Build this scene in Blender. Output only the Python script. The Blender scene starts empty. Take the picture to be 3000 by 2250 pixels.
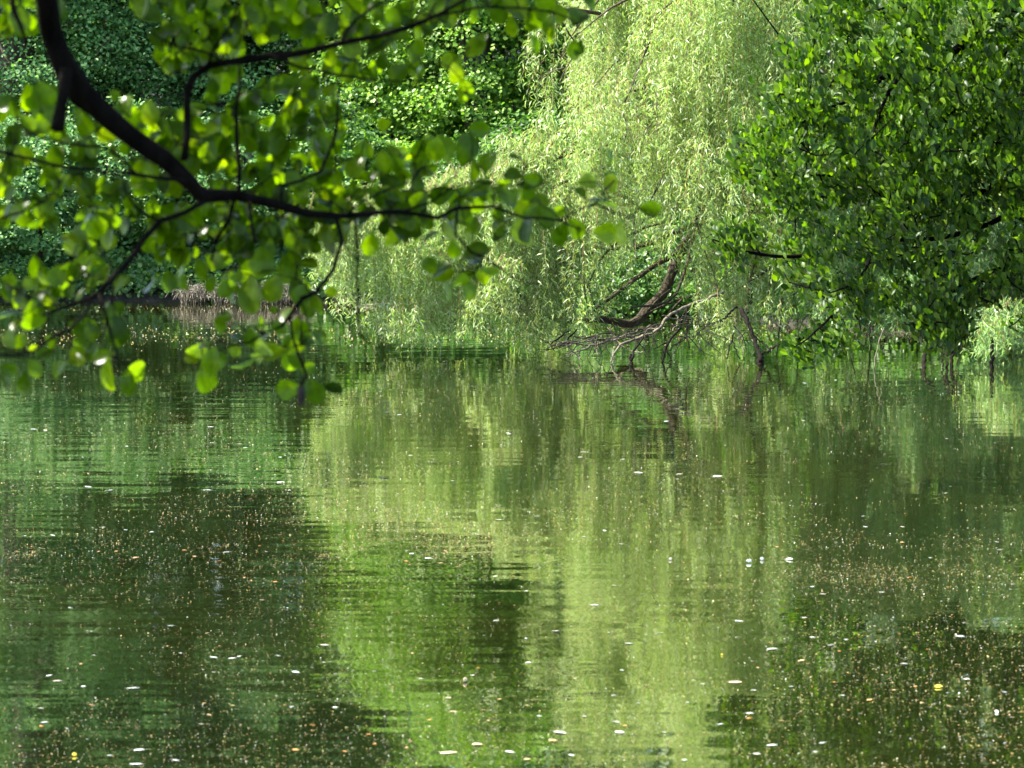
import bpy, math, random
import numpy as np
from mathutils import Vector, noise as mnoise

R = math.radians
rng = np.random.default_rng(7)
random.seed(7)
sc = bpy.context.scene
COL = sc.collection

# ------------------------------------------------------------------ camera
CAM = np.array([0.0, 0.0, 1.8])
FPX = 8333.0
PITCH = math.atan(656 / FPX)
cp, sp = math.cos(PITCH), math.sin(PITCH)
cd = bpy.data.cameras.new('camera')
cd.lens = 100.0
cd.sensor_width = 36.0
cd.clip_start = 0.05
cd.clip_end = 2000
cd.dof.use_dof = True
cd.dof.focus_distance = 24.5
cd.dof.aperture_fstop = 10.0
cam = bpy.data.objects.new('camera', cd)
COL.objects.link(cam)
cam.location = CAM
cam.rotation_euler = (math.pi / 2 - PITCH, 0, 0)
sc.camera = cam


def at(px, py, Y):
    a = (px - 1500) / FPX
    b = (1125 - py) / FPX
    d = np.array([a, cp + b * sp, -sp + b * cp])
    return CAM + d * (Y / d[1])


def on_water(px, py, z=0.0):
    a = (px - 1500) / FPX
    b = (1125 - py) / FPX
    d = np.array([a, cp + b * sp, -sp + b * cp])
    return CAM + d * ((z - CAM[2]) / d[2])


def to_px(P):
    P = np.atleast_2d(P) - CAM
    f = P[:, 1] * cp - P[:, 2] * sp
    u = P[:, 1] * sp + P[:, 2] * cp
    return 1500 + FPX * P[:, 0] / f, 1125 - FPX * u / f


# ------------------------------------------------------------------ mesh helpers
def fast_mesh(name, V, F, smooth=True):
    V = np.asarray(V, dtype=np.float32)
    F = np.asarray(F, dtype=np.int32)
    me = bpy.data.meshes.new(name)
    n, (m, k) = len(V), F.shape
    me.vertices.add(n)
    me.vertices.foreach_set('co', V.ravel())
    me.loops.add(m * k)
    me.loops.foreach_set('vertex_index', F.ravel())
    me.polygons.add(m)
    me.polygons.foreach_set('loop_start', np.arange(0, m * k, k, dtype=np.int32))
    me.polygons.foreach_set('loop_total', np.full(m, k, dtype=np.int32))
    me.polygons.foreach_set('use_smooth', np.full(m, smooth, dtype=bool))
    me.update(calc_edges=True)
    return me


class Acc:
    def __init__(s):
        s.V, s.F, s.n = [], [], 0

    def add(s, V, F):
        if len(V) == 0:
            return
        s.V.append(np.asarray(V, dtype=np.float32))
        s.F.append(np.asarray(F, dtype=np.int32) + s.n)
        s.n += len(V)

    def obj(s, name, mat, parent=None, smooth=True):
        me = fast_mesh(name, np.concatenate(s.V), np.concatenate(s.F), smooth)
        o = bpy.data.objects.new(name, me)
        me.materials.append(mat)
        COL.objects.link(o)
        if parent is not None:
            o.parent = parent
            o.matrix_parent_inverse = parent.matrix_world.inverted() if False else parent.matrix_basis.inverted()
        return o


def tag(o, label=None, cat=None, group=None, kind=None):
    if label:
        o['label'] = label
    if cat:
        o['category'] = cat
    if group:
        o['group'] = group
    if kind:
        o['kind'] = kind
    return o


def empty(name, loc, label, cat, group=None):
    o = bpy.data.objects.new(name, None)
    o.empty_display_size = 0.2
    COL.objects.link(o)
    o.location = [float(c) for c in loc]
    return tag(o, label, cat, group)


def unit(v):
    v = np.asarray(v, dtype=float)
    return v / np.maximum(np.linalg.norm(v, axis=-1, keepdims=True), 1e-9)


def smoothpath(P, step):
    """Catmull-Rom through the rows of P (columns xyz + radius)."""
    P = np.asarray(P, dtype=float)
    if len(P) < 2:
        return P
    Q = np.vstack([2 * P[0] - P[1], P, 2 * P[-1] - P[-2]])
    out = []
    for i in range(1, len(Q) - 2):
        p0, p1, p2, p3 = Q[i - 1], Q[i], Q[i + 1], Q[i + 2]
        n = max(1, int(np.linalg.norm(p2[:3] - p1[:3]) / step))
        t = (np.arange(n) / n)[:, None]
        out.append(0.5 * ((2 * p1) + (-p0 + p2) * t + (2 * p0 - 5 * p1 + 4 * p2 - p3) * t ** 2
                          + (-p0 + 3 * p1 - 3 * p2 + p3) * t ** 3))
    out.append(P[-1:])
    out = np.vstack(out)
    out[:, 3] = np.maximum(out[:, 3], 0.0004)
    return out


def tube(acc, P, step=0.05, sides=6, wob=0.0, lump=0.0, cap=True):
    S = smoothpath(P, step)
    n = len(S)
    C, r = S[:, :3].copy(), S[:, 3]
    if wob > 0 and n > 2:
        w = rng.normal(0, wob, (n, 3))
        w[0] = w[-1] = 0
        C += w
    T = unit(np.gradient(C, axis=0)) if n > 1 else np.array([[0, 0, 1.0]])
    up = np.array([0.13, 0.21, 0.97])
    A = unit(np.cross(T, up))
    bad = np.linalg.norm(np.cross(T, up), axis=1) < 0.15
    if bad.any():
        up = np.array([0.9, 0.3, 0.1])
        A = unit(np.cross(T, up))
    B = np.cross(T, A)
    th = np.arange(sides) / sides * 2 * math.pi
    rr = r[:, None] * (1 + (rng.normal(0, lump, (n, sides)) if lump > 0 else 0))
    V = C[:, None, :] + (np.cos(th)[None, :, None] * A[:, None, :] + np.sin(th)[None, :, None] * B[:, None, :]) * \
        (np.broadcast_to(rr, (n, sides))[:, :, None])
    V = V.reshape(-1, 3)
    F = []
    for i in range(n - 1):
        for j in range(sides):
            k = (j + 1) % sides
            F.append((i * sides + j, i * sides + k, (i + 1) * sides + k, (i + 1) * sides + j))
    if cap:
        V = np.vstack([V, C[0], C[-1]])
        c0, c1 = n * sides, n * sides + 1
        for j in range(0, sides, 2):
            F.append((c0, (j + 2) % sides, (j + 1) % sides, j))
            b = (n - 1) * sides
            F.append((c1, b + j, b + (j + 1) % sides, b + (j + 2) % sides))
    acc.add(V, np.array(F))
    return S


def leaf_template(us, ws, fold=0.12, droop=0.18, wave=0.0):
    V, F = [], []
    for i, (u, w) in enumerate(zip(us, ws)):
        z = -droop * u * u
        V += [(u, w / 2, z + fold * w + wave * (i % 2)), (u, 0, z), (u, -w / 2, z + fold * w - wave * (i % 2))]
    for i in range(len(us) - 1):
        a = i * 3
        F += [(a, a + 1, a + 4, a + 3), (a + 1, a + 2, a + 5, a + 4)]
    return np.array(V, float), np.array(F)


LEAF_FINE = leaf_template([0, .06, .2, .38, .56, .74, .88, .97, 1.0], [.02, .16, .48, .76, .92, .93, .72, .40, .14], .13, .22, .02)
LEAF_MID = leaf_template([0, .25, .6, .88, 1.0], [.04, .52, .8, .6, .14], .12, .2)
LEAF_DIAMOND = (np.array([(0, 0, 0), (.45, .5, .1), (1, 0, -.08), (.45, -.5, .1)], float), np.array([(0, 1, 2, 3)]))
LEAF_HEX = (np.array([(0, 0, 0), (.3, .42, .06), (.75, .4, .05), (1, 0, -.08), (.75, -.4, .05), (.3, -.42, .06)], float),
            np.array([(0, 1, 2, 3), (0, 3, 4, 5)]))
LEAF_WILLOW = (np.array([(0, 0, 0), (.4, .5, .06), (1, 0, -.14), (.4, -.5, .06)], float), np.array([(0, 1, 2, 3)]))


def leaves(acc, tpl, C, D, N, L, W):
    """One leaf of the template per row: base C, direction D, normal N, length L, width W."""
    TV, TF = tpl
    C = np.asarray(C, float)
    n = len(C)
    if n == 0:
        return
    D = unit(D)
    N = unit(N - D * np.sum(N * D, axis=1, keepdims=True))
    S = np.cross(N, D)
    L = np.broadcast_to(L, (n,))
    W = np.broadcast_to(W, (n,))
    V = C[:, None, :] + D[:, None, :] * (TV[None, :, 0:1] * L[:, None, None]) \
        + S[:, None, :] * (TV[None, :, 1:2] * W[:, None, None]) + N[:, None, :] * (TV[None, :, 2:3] * L[:, None, None])
    F = TF[None] + (np.arange(n) * len(TV))[:, None, None]
    acc.add(V.reshape(-1, 3), F.reshape(-1, TF.shape[1]))


def rnd_dir(n, up=0.0):
    v = rng.normal(size=(n, 3))
    v = unit(v)
    v[:, 2] += up
    return unit(v)


# ------------------------------------------------------------------ materials
def new_mat(name):
    m = bpy.data.materials.new(name)
    m.use_nodes = True
    nt = m.node_tree
    for n in list(nt.nodes):
        nt.nodes.remove(n)
    out = nt.nodes.new('ShaderNodeOutputMaterial')
    return m, nt, out


def ramp(nt, src, stops):
    r = nt.nodes.new('ShaderNodeValToRGB')
    el = r.color_ramp.elements
    while len(el) > 1:
        el.remove(el[-1])
    el[0].position, el[0].color = stops[0][0], (*stops[0][1], 1)
    for p, c in stops[1:]:
        e = el.new(p)
        e.color = (*c, 1)
    nt.links.new(src, r.inputs[0])
    return r.outputs[0]


def leaf_mat(name, stops, trans=0.4, tmul=(1.5, 1.7, 0.5), rough=0.4, spec=0.5, veins=False):
    m, nt, out = new_mat(name)
    g = nt.nodes.new('ShaderNodeNewGeometry')
    col = ramp(nt, g.outputs['Random Per Island'], stops)
    tc = nt.nodes.new('ShaderNodeTexCoord')
    nz = nt.nodes.new('ShaderNodeTexNoise')
    nz.inputs['Scale'].default_value = 90 if veins else 1.3
    nz.inputs['Detail'].default_value = 2
    nt.links.new(tc.outputs['Object'], nz.inputs['Vector'])
    hsv = nt.nodes.new('ShaderNodeHueSaturation')
    mr = nt.nodes.new('ShaderNodeMapRange')
    mr.inputs['From Min'].default_value = .3
    mr.inputs['From Max'].default_value = .7
    mr.inputs['To Min'].default_value = .78
    mr.inputs['To Max'].default_value = 1.25
    nt.links.new(nz.outputs['Fac'], mr.inputs['Value'])
    nt.links.new(mr.outputs[0], hsv.inputs['Value'])
    nt.links.new(col, hsv.inputs['Color'])
    p = nt.nodes.new('ShaderNodeBsdfPrincipled')
    p.inputs['Roughness'].default_value = rough
    p.inputs['Specular IOR Level'].default_value = spec
    nt.links.new(hsv.outputs[0], p.inputs['Base Color'])
    mul = nt.nodes.new('ShaderNodeMix')
    mul.data_type = 'RGBA'
    mul.blend_type = 'MULTIPLY'
    mul.inputs['Factor'].default_value = 1
    nt.links.new(hsv.outputs[0], mul.inputs['A'])
    mul.inputs['B'].default_value = (*tmul, 1)
    tr = nt.nodes.new('ShaderNodeBsdfTranslucent')
    nt.links.new(mul.outputs['Result'], tr.inputs['Color'])
    mix = nt.nodes.new('ShaderNodeMixShader')
    mix.inputs[0].default_value = trans
    nt.links.new(p.outputs[0], mix.inputs[1])
    nt.links.new(tr.outputs[0], mix.inputs[2])
    nt.links.new(mix.outputs[0], out.inputs['Surface'])
    return m


def bark_mat(name, c1, c2, scale=30, rough=0.85, bump=0.4, c3=None, spec=.3):
    m, nt, out = new_mat(name)
    tc = nt.nodes.new('ShaderNodeTexCoord')
    mp = nt.nodes.new('ShaderNodeMapping')
    mp.inputs['Scale'].default_value = (1, 1, .35)
    nt.links.new(tc.outputs['Object'], mp.inputs['Vector'])
    nz = nt.nodes.new('ShaderNodeTexNoise')
    nz.inputs['Scale'].default_value = scale
    nz.inputs['Detail'].default_value = 6
    nz.inputs['Roughness'].default_value = .65
    nt.links.new(mp.outputs[0], nz.inputs['Vector'])
    col = ramp(nt, nz.outputs['Fac'], [(.35, c1), (.6, c2)] + ([(.7, c3)] if c3 else []))
    p = nt.nodes.new('ShaderNodeBsdfPrincipled')
    p.inputs['Roughness'].default_value = rough
    p.inputs['Specular IOR Level'].default_value = spec
    nt.links.new(col, p.inputs['Base Color'])
    bp = nt.nodes.new('ShaderNodeBump')
    bp.inputs['Strength'].default_value = bump
    bp.inputs['Distance'].default_value = .02
    nt.links.new(nz.outputs['Fac'], bp.inputs['Height'])
    nt.links.new(bp.outputs[0], p.inputs['Normal'])
    nt.links.new(p.outputs[0], out.inputs['Surface'])
    return m


def plain_mat(name, stops, rough=.5, spec=.5, trans=0.0):
    m, nt, out = new_mat(name)
    g = nt.nodes.new('ShaderNodeNewGeometry')
    oi = nt.nodes.new('ShaderNodeObjectInfo')
    add = nt.nodes.new('ShaderNodeMath')
    add.operation = 'ADD'
    nt.links.new(g.outputs['Random Per Island'], add.inputs[0])
    nt.links.new(oi.outputs['Random'], add.inputs[1])
    fr = nt.nodes.new('ShaderNodeMath')
    fr.operation = 'FRACT'
    nt.links.new(add.outputs[0], fr.inputs[0])
    col = ramp(nt, fr.outputs[0], stops)
    p = nt.nodes.new('ShaderNodeBsdfPrincipled')
    p.inputs['Roughness'].default_value = rough
    p.inputs['Specular IOR Level'].default_value = spec
    nt.links.new(col, p.inputs['Base Color'])
    nt.links.new(p.outputs[0], out.inputs['Surface'])
    return m


M = {}
M['alder_near'] = leaf_mat('near_alder_leaf', [(0, (.015, .036, .001)), (.4, (.037, .072, .001)), (.8, (.060, .106, .002)), (1, (.085, .125, .003))],
                           .64, (3.4, 3.4, .10), .26, .25, True)
M['alder_far'] = leaf_mat('alder_leaf', [(0, (.012, .036, .003)), (.5, (.042, .098, .005)), (1, (.12, .20, .009))], .45, (1.9, 2.1, .25), .42, .25)
M['willow'] = leaf_mat('willow_leaf', [(0, (.16, .255, .052)), (.45, (.272, .39, .10)), (.8, (.385, .49, .18)), (.97, (.50, .60, .38)), (1, (.42, .33, .06))],
                       .46, (1.1, 1.2, .6), .40, .4)
M['willow_shaded'] = leaf_mat('willow_leaf_shaded', [(0, (.12, .23, .06)), (.5, (.21, .35, .10)), (1, (.32, .46, .18))], .45, (1.2, 1.3, .6), .40, .4)  # same willow leaf with shade put into a darker, bluer colour
M['cool'] = leaf_mat('dark_ivy_leaf', [(0, (.05, .12, .038)), (.6, (.11, .23, .07)), (.93, (.19, .33, .10)), (1, (.34, .42, .16))], .3, (1.3, 1.6, .6), .5, .2)
M['mid'] = leaf_mat('maple_leaf', [(0, (.075, .155, .020)), (.5, (.145, .265, .032)), (1, (.24, .37, .05))], .42, (1.4, 1.7, .4), .45, .35)
M['deep'] = leaf_mat('beech_leaf', [(0, (.035, .09, .02)), (.5, (.075, .165, .035)), (1, (.14, .25, .05))], .38, (1.5, 1.8, .4), .42, .35)
M['lime'] = leaf_mat('lime_leaf', [(0, (.07, .14, .012)), (.5, (.11, .19, .015)), (1, (.16, .24, .03))], .5, (1.6, 1.8, .4), .4, .5)
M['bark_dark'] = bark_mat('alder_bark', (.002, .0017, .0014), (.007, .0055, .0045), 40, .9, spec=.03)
M['bark_mid'] = bark_mat('willow_bark', (.02, .014, .008), (.07, .052, .032), 26, .9)
M['bark_back'] = bark_mat('tree_bark', (.018, .016, .011), (.065, .055, .038), 9, .9, .4, (.12, .10, .07))
M['twig_yellow'] = plain_mat('willow_twig', [(0, (.10, .08, .02)), (.6, (.20, .16, .05)), (1, (.24, .14, .06))], .6, .3)
M['twig_dark'] = plain_mat('dark_twig', [(0, (.010, .008, .006)), (1, (.035, .028, .02))], .8, .2)
M['deadwood'] = bark_mat('dead_wood', (.035, .028, .018), (.16, .135, .09), 35, .9)
M['greywood'] = bark_mat('grey_dead_wood', (.04, .034, .024), (.17, .15, .11), 25, .9)
M['wetwood'] = bark_mat('wet_wood', (.004, .003, .0025), (.012, .009, .007), 40, .9, spec=.08)


# ------------------------------------------------------------------ ground and water
def shore(X, Y):
    """Metres inland (positive) or out over the pond (negative)."""
    ys = np.interp(X, [-60, -12, -6, -2, 0.5, 2.0, 3.2, 4.4, 5.5, 7, 60], [30, 35.5, 36.6, 36.0, 35.0, 34.2, 30.6, 29.4, 28.4, 26, 12])
    xr = np.interp(Y, [-5, 2, 8, 13, 18, 24, 27, 60], [1.5, 2.4, 3.0, 3.75, 4.4, 6.0, 6.0, 6])
    xl = np.interp(Y, [-5, 2.2, 4.0, 9, 20, 40], [-1.2, -1.5, -2.2, -7.5, -11, -13])
    yn = np.full_like(X, 2.3)
    return np.maximum.reduce([Y - ys, X - xr, xl - X, yn - Y])


def n2(X, Y, s, seed=0):
    out = np.empty(X.shape)
    it = np.nditer([X, Y], flags=['multi_index'])
    for x, y in it:
        out[it.multi_index] = mnoise.noise(Vector((float(x) * s + seed, float(y) * s - seed, seed * .37)))
    return out


def ground_z(X, Y, nz=None):
    d = shore(X, Y)
    far = np.clip((Y - 26) / 8, 0, 1)
    z_in = np.maximum(-1.0, d * .8)
    z_out = (.10 + .22 * far) * (1 - np.exp(-np.maximum(d, 0) / .25)) + np.minimum(np.maximum(d, 0), 45) * (.04 + .17 * far)
    z = np.where(d < 0, z_in, z_out)
    return z


fx = np.arange(-16, 12.01, .3)
fy = np.arange(-4, 52.01, .3)
gx = np.concatenate([-np.geomspace(600, 17, 14), fx, np.geomspace(13, 600, 14)])
gy = np.concatenate([-np.geomspace(600, 5, 12), fy, np.geomspace(53, 800, 14)])
GX, GY = np.meshgrid(gx, gy)
GZ = ground_z(GX, GY)
nz1 = n2(GX, GY, .9, 3)
GZ += np.where(shore(GX, GY) > 0.05, .10 * nz1 + .05 * n2(GX, GY, 3.1, 9), 0)
V = np.stack([GX, GY, GZ], -1).reshape(-1, 3)
nx_, ny_ = len(gx), len(gy)
I = np.arange(nx_ * ny_).reshape(ny_, nx_)
F = np.stack([I[:-1, :-1], I[:-1, 1:], I[1:, 1:], I[1:, :-1]], -1).reshape(-1, 4)
m, nt, out = new_mat('leaf_litter_soil')
tc = nt.nodes.new('ShaderNodeTexCoord')
nz = nt.nodes.new('ShaderNodeTexNoise')
nz.inputs['Scale'].default_value = 7
nz.inputs['Detail'].default_value = 8
nz.inputs['Roughness'].default_value = .7
nt.links.new(tc.outputs['Object'], nz.inputs['Vector'])
vo = nt.nodes.new('ShaderNodeTexVoronoi')
vo.inputs['Scale'].default_value = 18
nt.links.new(tc.outputs['Object'], vo.inputs['Vector'])
c1 = ramp(nt, nz.outputs['Fac'], [(.35, (.006, .005, .003)), (.55, (.018, .014, .008)), (.7, (.036, .028, .016))])
mx = nt.nodes.new('ShaderNodeMix')
mx.data_type = 'RGBA'
mx.blend_type = 'OVERLAY'
mx.inputs['Factor'].default_value = .0
nt.links.new(c1, mx.inputs['A'])
nt.links.new(vo.outputs['Color'], mx.inputs['B'])
p = nt.nodes.new('ShaderNodeBsdfPrincipled')
p.inputs['Roughness'].default_value = .95
nt.links.new(mx.outputs['Result'], p.inputs['Base Color'])
bp = nt.nodes.new('ShaderNodeBump')
bp.inputs['Distance'].default_value = .06
nt.links.new(nz.outputs['Fac'], bp.inputs['Height'])
nt.links.new(bp.outputs[0], p.inputs['Normal'])
nt.links.new(p.outputs[0], out.inputs['Surface'])
a = Acc()
a.add(V, F)
tag(a.obj('ground', m), kind='structure')

# water: slopes of the ripples come straight from vector noise, so far ripples smear reflections as real ones do
m, nt, out = new_mat('pond_water')
tc = nt.nodes.new('ShaderNodeTexCoord')


def slope_noise(scale, slope, sx=1.0, sy=1.0, detail=1.5, mask=None, rough=.5):
    mp = nt.nodes.new('ShaderNodeMapping')
    mp.inputs['Scale'].default_value = (sx, sy, 1)
    nt.links.new(tc.outputs['Object'], mp.inputs['Vector'])
    z = nt.nodes.new('ShaderNodeTexNoise')
    z.inputs['Scale'].default_value = scale
    z.inputs['Detail'].default_value = detail
    z.inputs['Roughness'].default_value = rough
    nt.links.new(mp.outputs[0], z.inputs['Vector'])
    s = nt.nodes.new('ShaderNodeVectorMath')
    s.operation = 'SUBTRACT'
    nt.links.new(z.outputs['Color'], s.inputs[0])
    s.inputs[1].default_value = (.5, .5, .5)
    k = nt.nodes.new('ShaderNodeVectorMath')
    k.operation = 'MULTIPLY'
    nt.links.new(s.outputs[0], k.inputs[0])
    k.inputs[1].default_value = (slope * .6, slope, 0)
    if mask is None:
        return k.outputs[0]
    q = nt.nodes.new('ShaderNodeVectorMath')
    q.operation = 'SCALE'
    nt.links.new(k.outputs[0], q.inputs[0])
    nt.links.new(mask, q.inputs['Scale'])
    return q.outputs[0]


def patch_mask(scale, lo, hi, sx=1.0, sy=1.0, mn=0.0, seed=0.0):
    mp = nt.nodes.new('ShaderNodeMapping')
    mp.inputs['Scale'].default_value = (sx, sy, 1)
    mp.inputs['Location'].default_value = (seed, seed * 1.7, 0)
    nt.links.new(tc.outputs['Object'], mp.inputs['Vector'])
    z = nt.nodes.new('ShaderNodeTexNoise')
    z.inputs['Scale'].default_value = scale
    z.inputs['Detail'].default_value = 2
    nt.links.new(mp.outputs[0], z.inputs['Vector'])
    r = nt.nodes.new('ShaderNodeMapRange')
    r.inputs['From Min'].default_value = lo
    r.inputs['From Max'].default_value = hi
    r.inputs['To Min'].default_value = mn
    nt.links.new(z.outputs['Fac'], r.inputs['Value'])
    return r.outputs[0]


parts = [slope_noise(24, .022, .2, 1.0, mask=patch_mask(.5, .35, .65, mn=.6)),
         slope_noise(9, .040, 0.13, 1.0, .6, mask=patch_mask(.30, .40, .62, .5, 1.0, .5, 4.0)),
         slope_noise(1.4, .006, .5, 1.0, 1.0),
         slope_noise(110, .020, mask=patch_mask(.7, .35, .7, mn=.35, seed=9.0))]
acc_s = parts[0]
for q in parts[1:]:
    ad = nt.nodes.new('ShaderNodeVectorMath')
    ad.operation = 'ADD'
    nt.links.new(acc_s, ad.inputs[0])
    nt.links.new(q, ad.inputs[1])
    acc_s = ad.outputs[0]
ad = nt.nodes.new('ShaderNodeVectorMath')
ad.operation = 'ADD'
nt.links.new(acc_s, ad.inputs[0])
ad.inputs[1].default_value = (0, 0, 1)
nm = nt.nodes.new('ShaderNodeVectorMath')
nm.operation = 'NORMALIZE'
nt.links.new(ad.outputs[0], nm.inputs[0])
nzc = nt.nodes.new('ShaderNodeTexNoise')
nzc.inputs['Scale'].default_value = .35
nzc.inputs['Detail'].default_value = 3
nt.links.new(tc.outputs['Object'], nzc.inputs['Vector'])
wc = ramp(nt, nzc.outputs['Fac'], [(.35, (.004, .007, .002)), (.65, (.012, .015, .003))])
df = nt.nodes.new('ShaderNodeBsdfDiffuse')
nt.links.new(wc, df.inputs['Color'])
gl = nt.nodes.new('ShaderNodeBsdfGlossy')
gl.inputs['Roughness'].default_value = .012
gl.inputs['Color'].default_value = (1.0, .98, .90, 1)
nt.links.new(nm.outputs[0], gl.inputs['Normal'])
fr = nt.nodes.new('ShaderNodeFresnel')
fr.inputs['IOR'].default_value = 1.36
mr = nt.nodes.new('ShaderNodeMapRange')
mr.inputs['To Min'].default_value = .38
nt.links.new(fr.outputs[0], mr.inputs['Value'])
mixw = nt.nodes.new('ShaderNodeMixShader')
nt.links.new(mr.outputs[0], mixw.inputs[0])
nt.links.new(df.outputs[0], mixw.inputs[1])
nt.links.new(gl.outputs[0], mixw.inputs[2])
nt.links.new(mixw.outputs[0], out.inputs['Surface'])
a = Acc()
a.add([(-30, -3, 0), (20, -3, 0), (20, 42, 0), (-30, 42, 0)], [(0, 1, 2, 3)])
tag(a.obj('water', m, smooth=False), kind='structure')


# ------------------------------------------------------------------ branch skeleton that leaves grow onto
class Skel:
    def __init__(s):
        s.P = np.zeros((0, 3))
        s.tags = np.zeros(0, int)

    def add(s, pts, t=0):
        s.P = np.vstack([s.P, pts])
        s.tags = np.concatenate([s.tags, np.full(len(pts), t)])

    def near(s, p, bias=None):
        d = np.linalg.norm(s.P - p, axis=1)
        if bias is not None:
            d = d + bias
        i = int(np.argmin(d))
        return i, d[i]


def grow_twig(acc, sk, tip, r0, r1, sag=0.06, step=.06, sides=4, t=None):
    i, d = sk.near(tip)
    b = sk.P[i]
    if d < 1e-3:
        return b
    mid = (b + tip) / 2 + rng.normal(0, .10 * d, 3) + np.array([0, 0, sag * d])
    S = tube(acc, [(*b, r0), (*mid, (r0 + r1) / 2), (*tip, r1)], max(step, d / 10), sides, cap=False)
    sk.add(S[1:, :3], sk.tags[i] if t is None else t)
    return b


# ------------------------------------------------------------------ near alder overhanging the camera
YF = 5.2
root = empty('alder_tree', (-2.75, 2.9, 0.1), 'near alder with a crooked black bough and backlit round leaves hanging over the pond', 'tree')


WMUL = 1.22


def path_px(lst, Y0, Y1):
    n = len(lst)
    out = []
    for i, (x, y, w) in enumerate(lst):
        Y = Y0 + (Y1 - Y0) * i / max(1, n - 1)
        P = at(x, y, Y)
        out.append((*P, w * WMUL * Y / FPX / 2))
    return out


bough = path_px([(125, -40, 58), (135, 0, 58), (152, 90, 52), (200, 215, 62), (290, 315, 54), (380, 400, 48), (480, 465, 42), (545, 530, 38), (590, 574, 38),
                 (690, 572, 26), (760, 590, 23), (810, 597, 22), (900, 625, 18), (1000, 632, 15), (1110, 624, 14), (1170, 622, 12), (1280, 634, 11), (1340, 611, 10),
                 (1450, 606, 8), (1540, 636, 7), (1640, 647, 5), (1725, 682, 3)], 5.0, 5.5)
start = [(-2.6, 3.0, 2.2, .085), (-2.05, 3.7, 3.1, .065), (-1.35, 4.5, 3.05, .045), (-.93, 4.95, 2.55, .024)]
sk = Skel()
acc = Acc()
S = tube(acc, start + bough, .035, 10, .0016, .09)
sk.add(S[:, :3])
tag(acc.obj('bough', M['bark_dark'], root))
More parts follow.
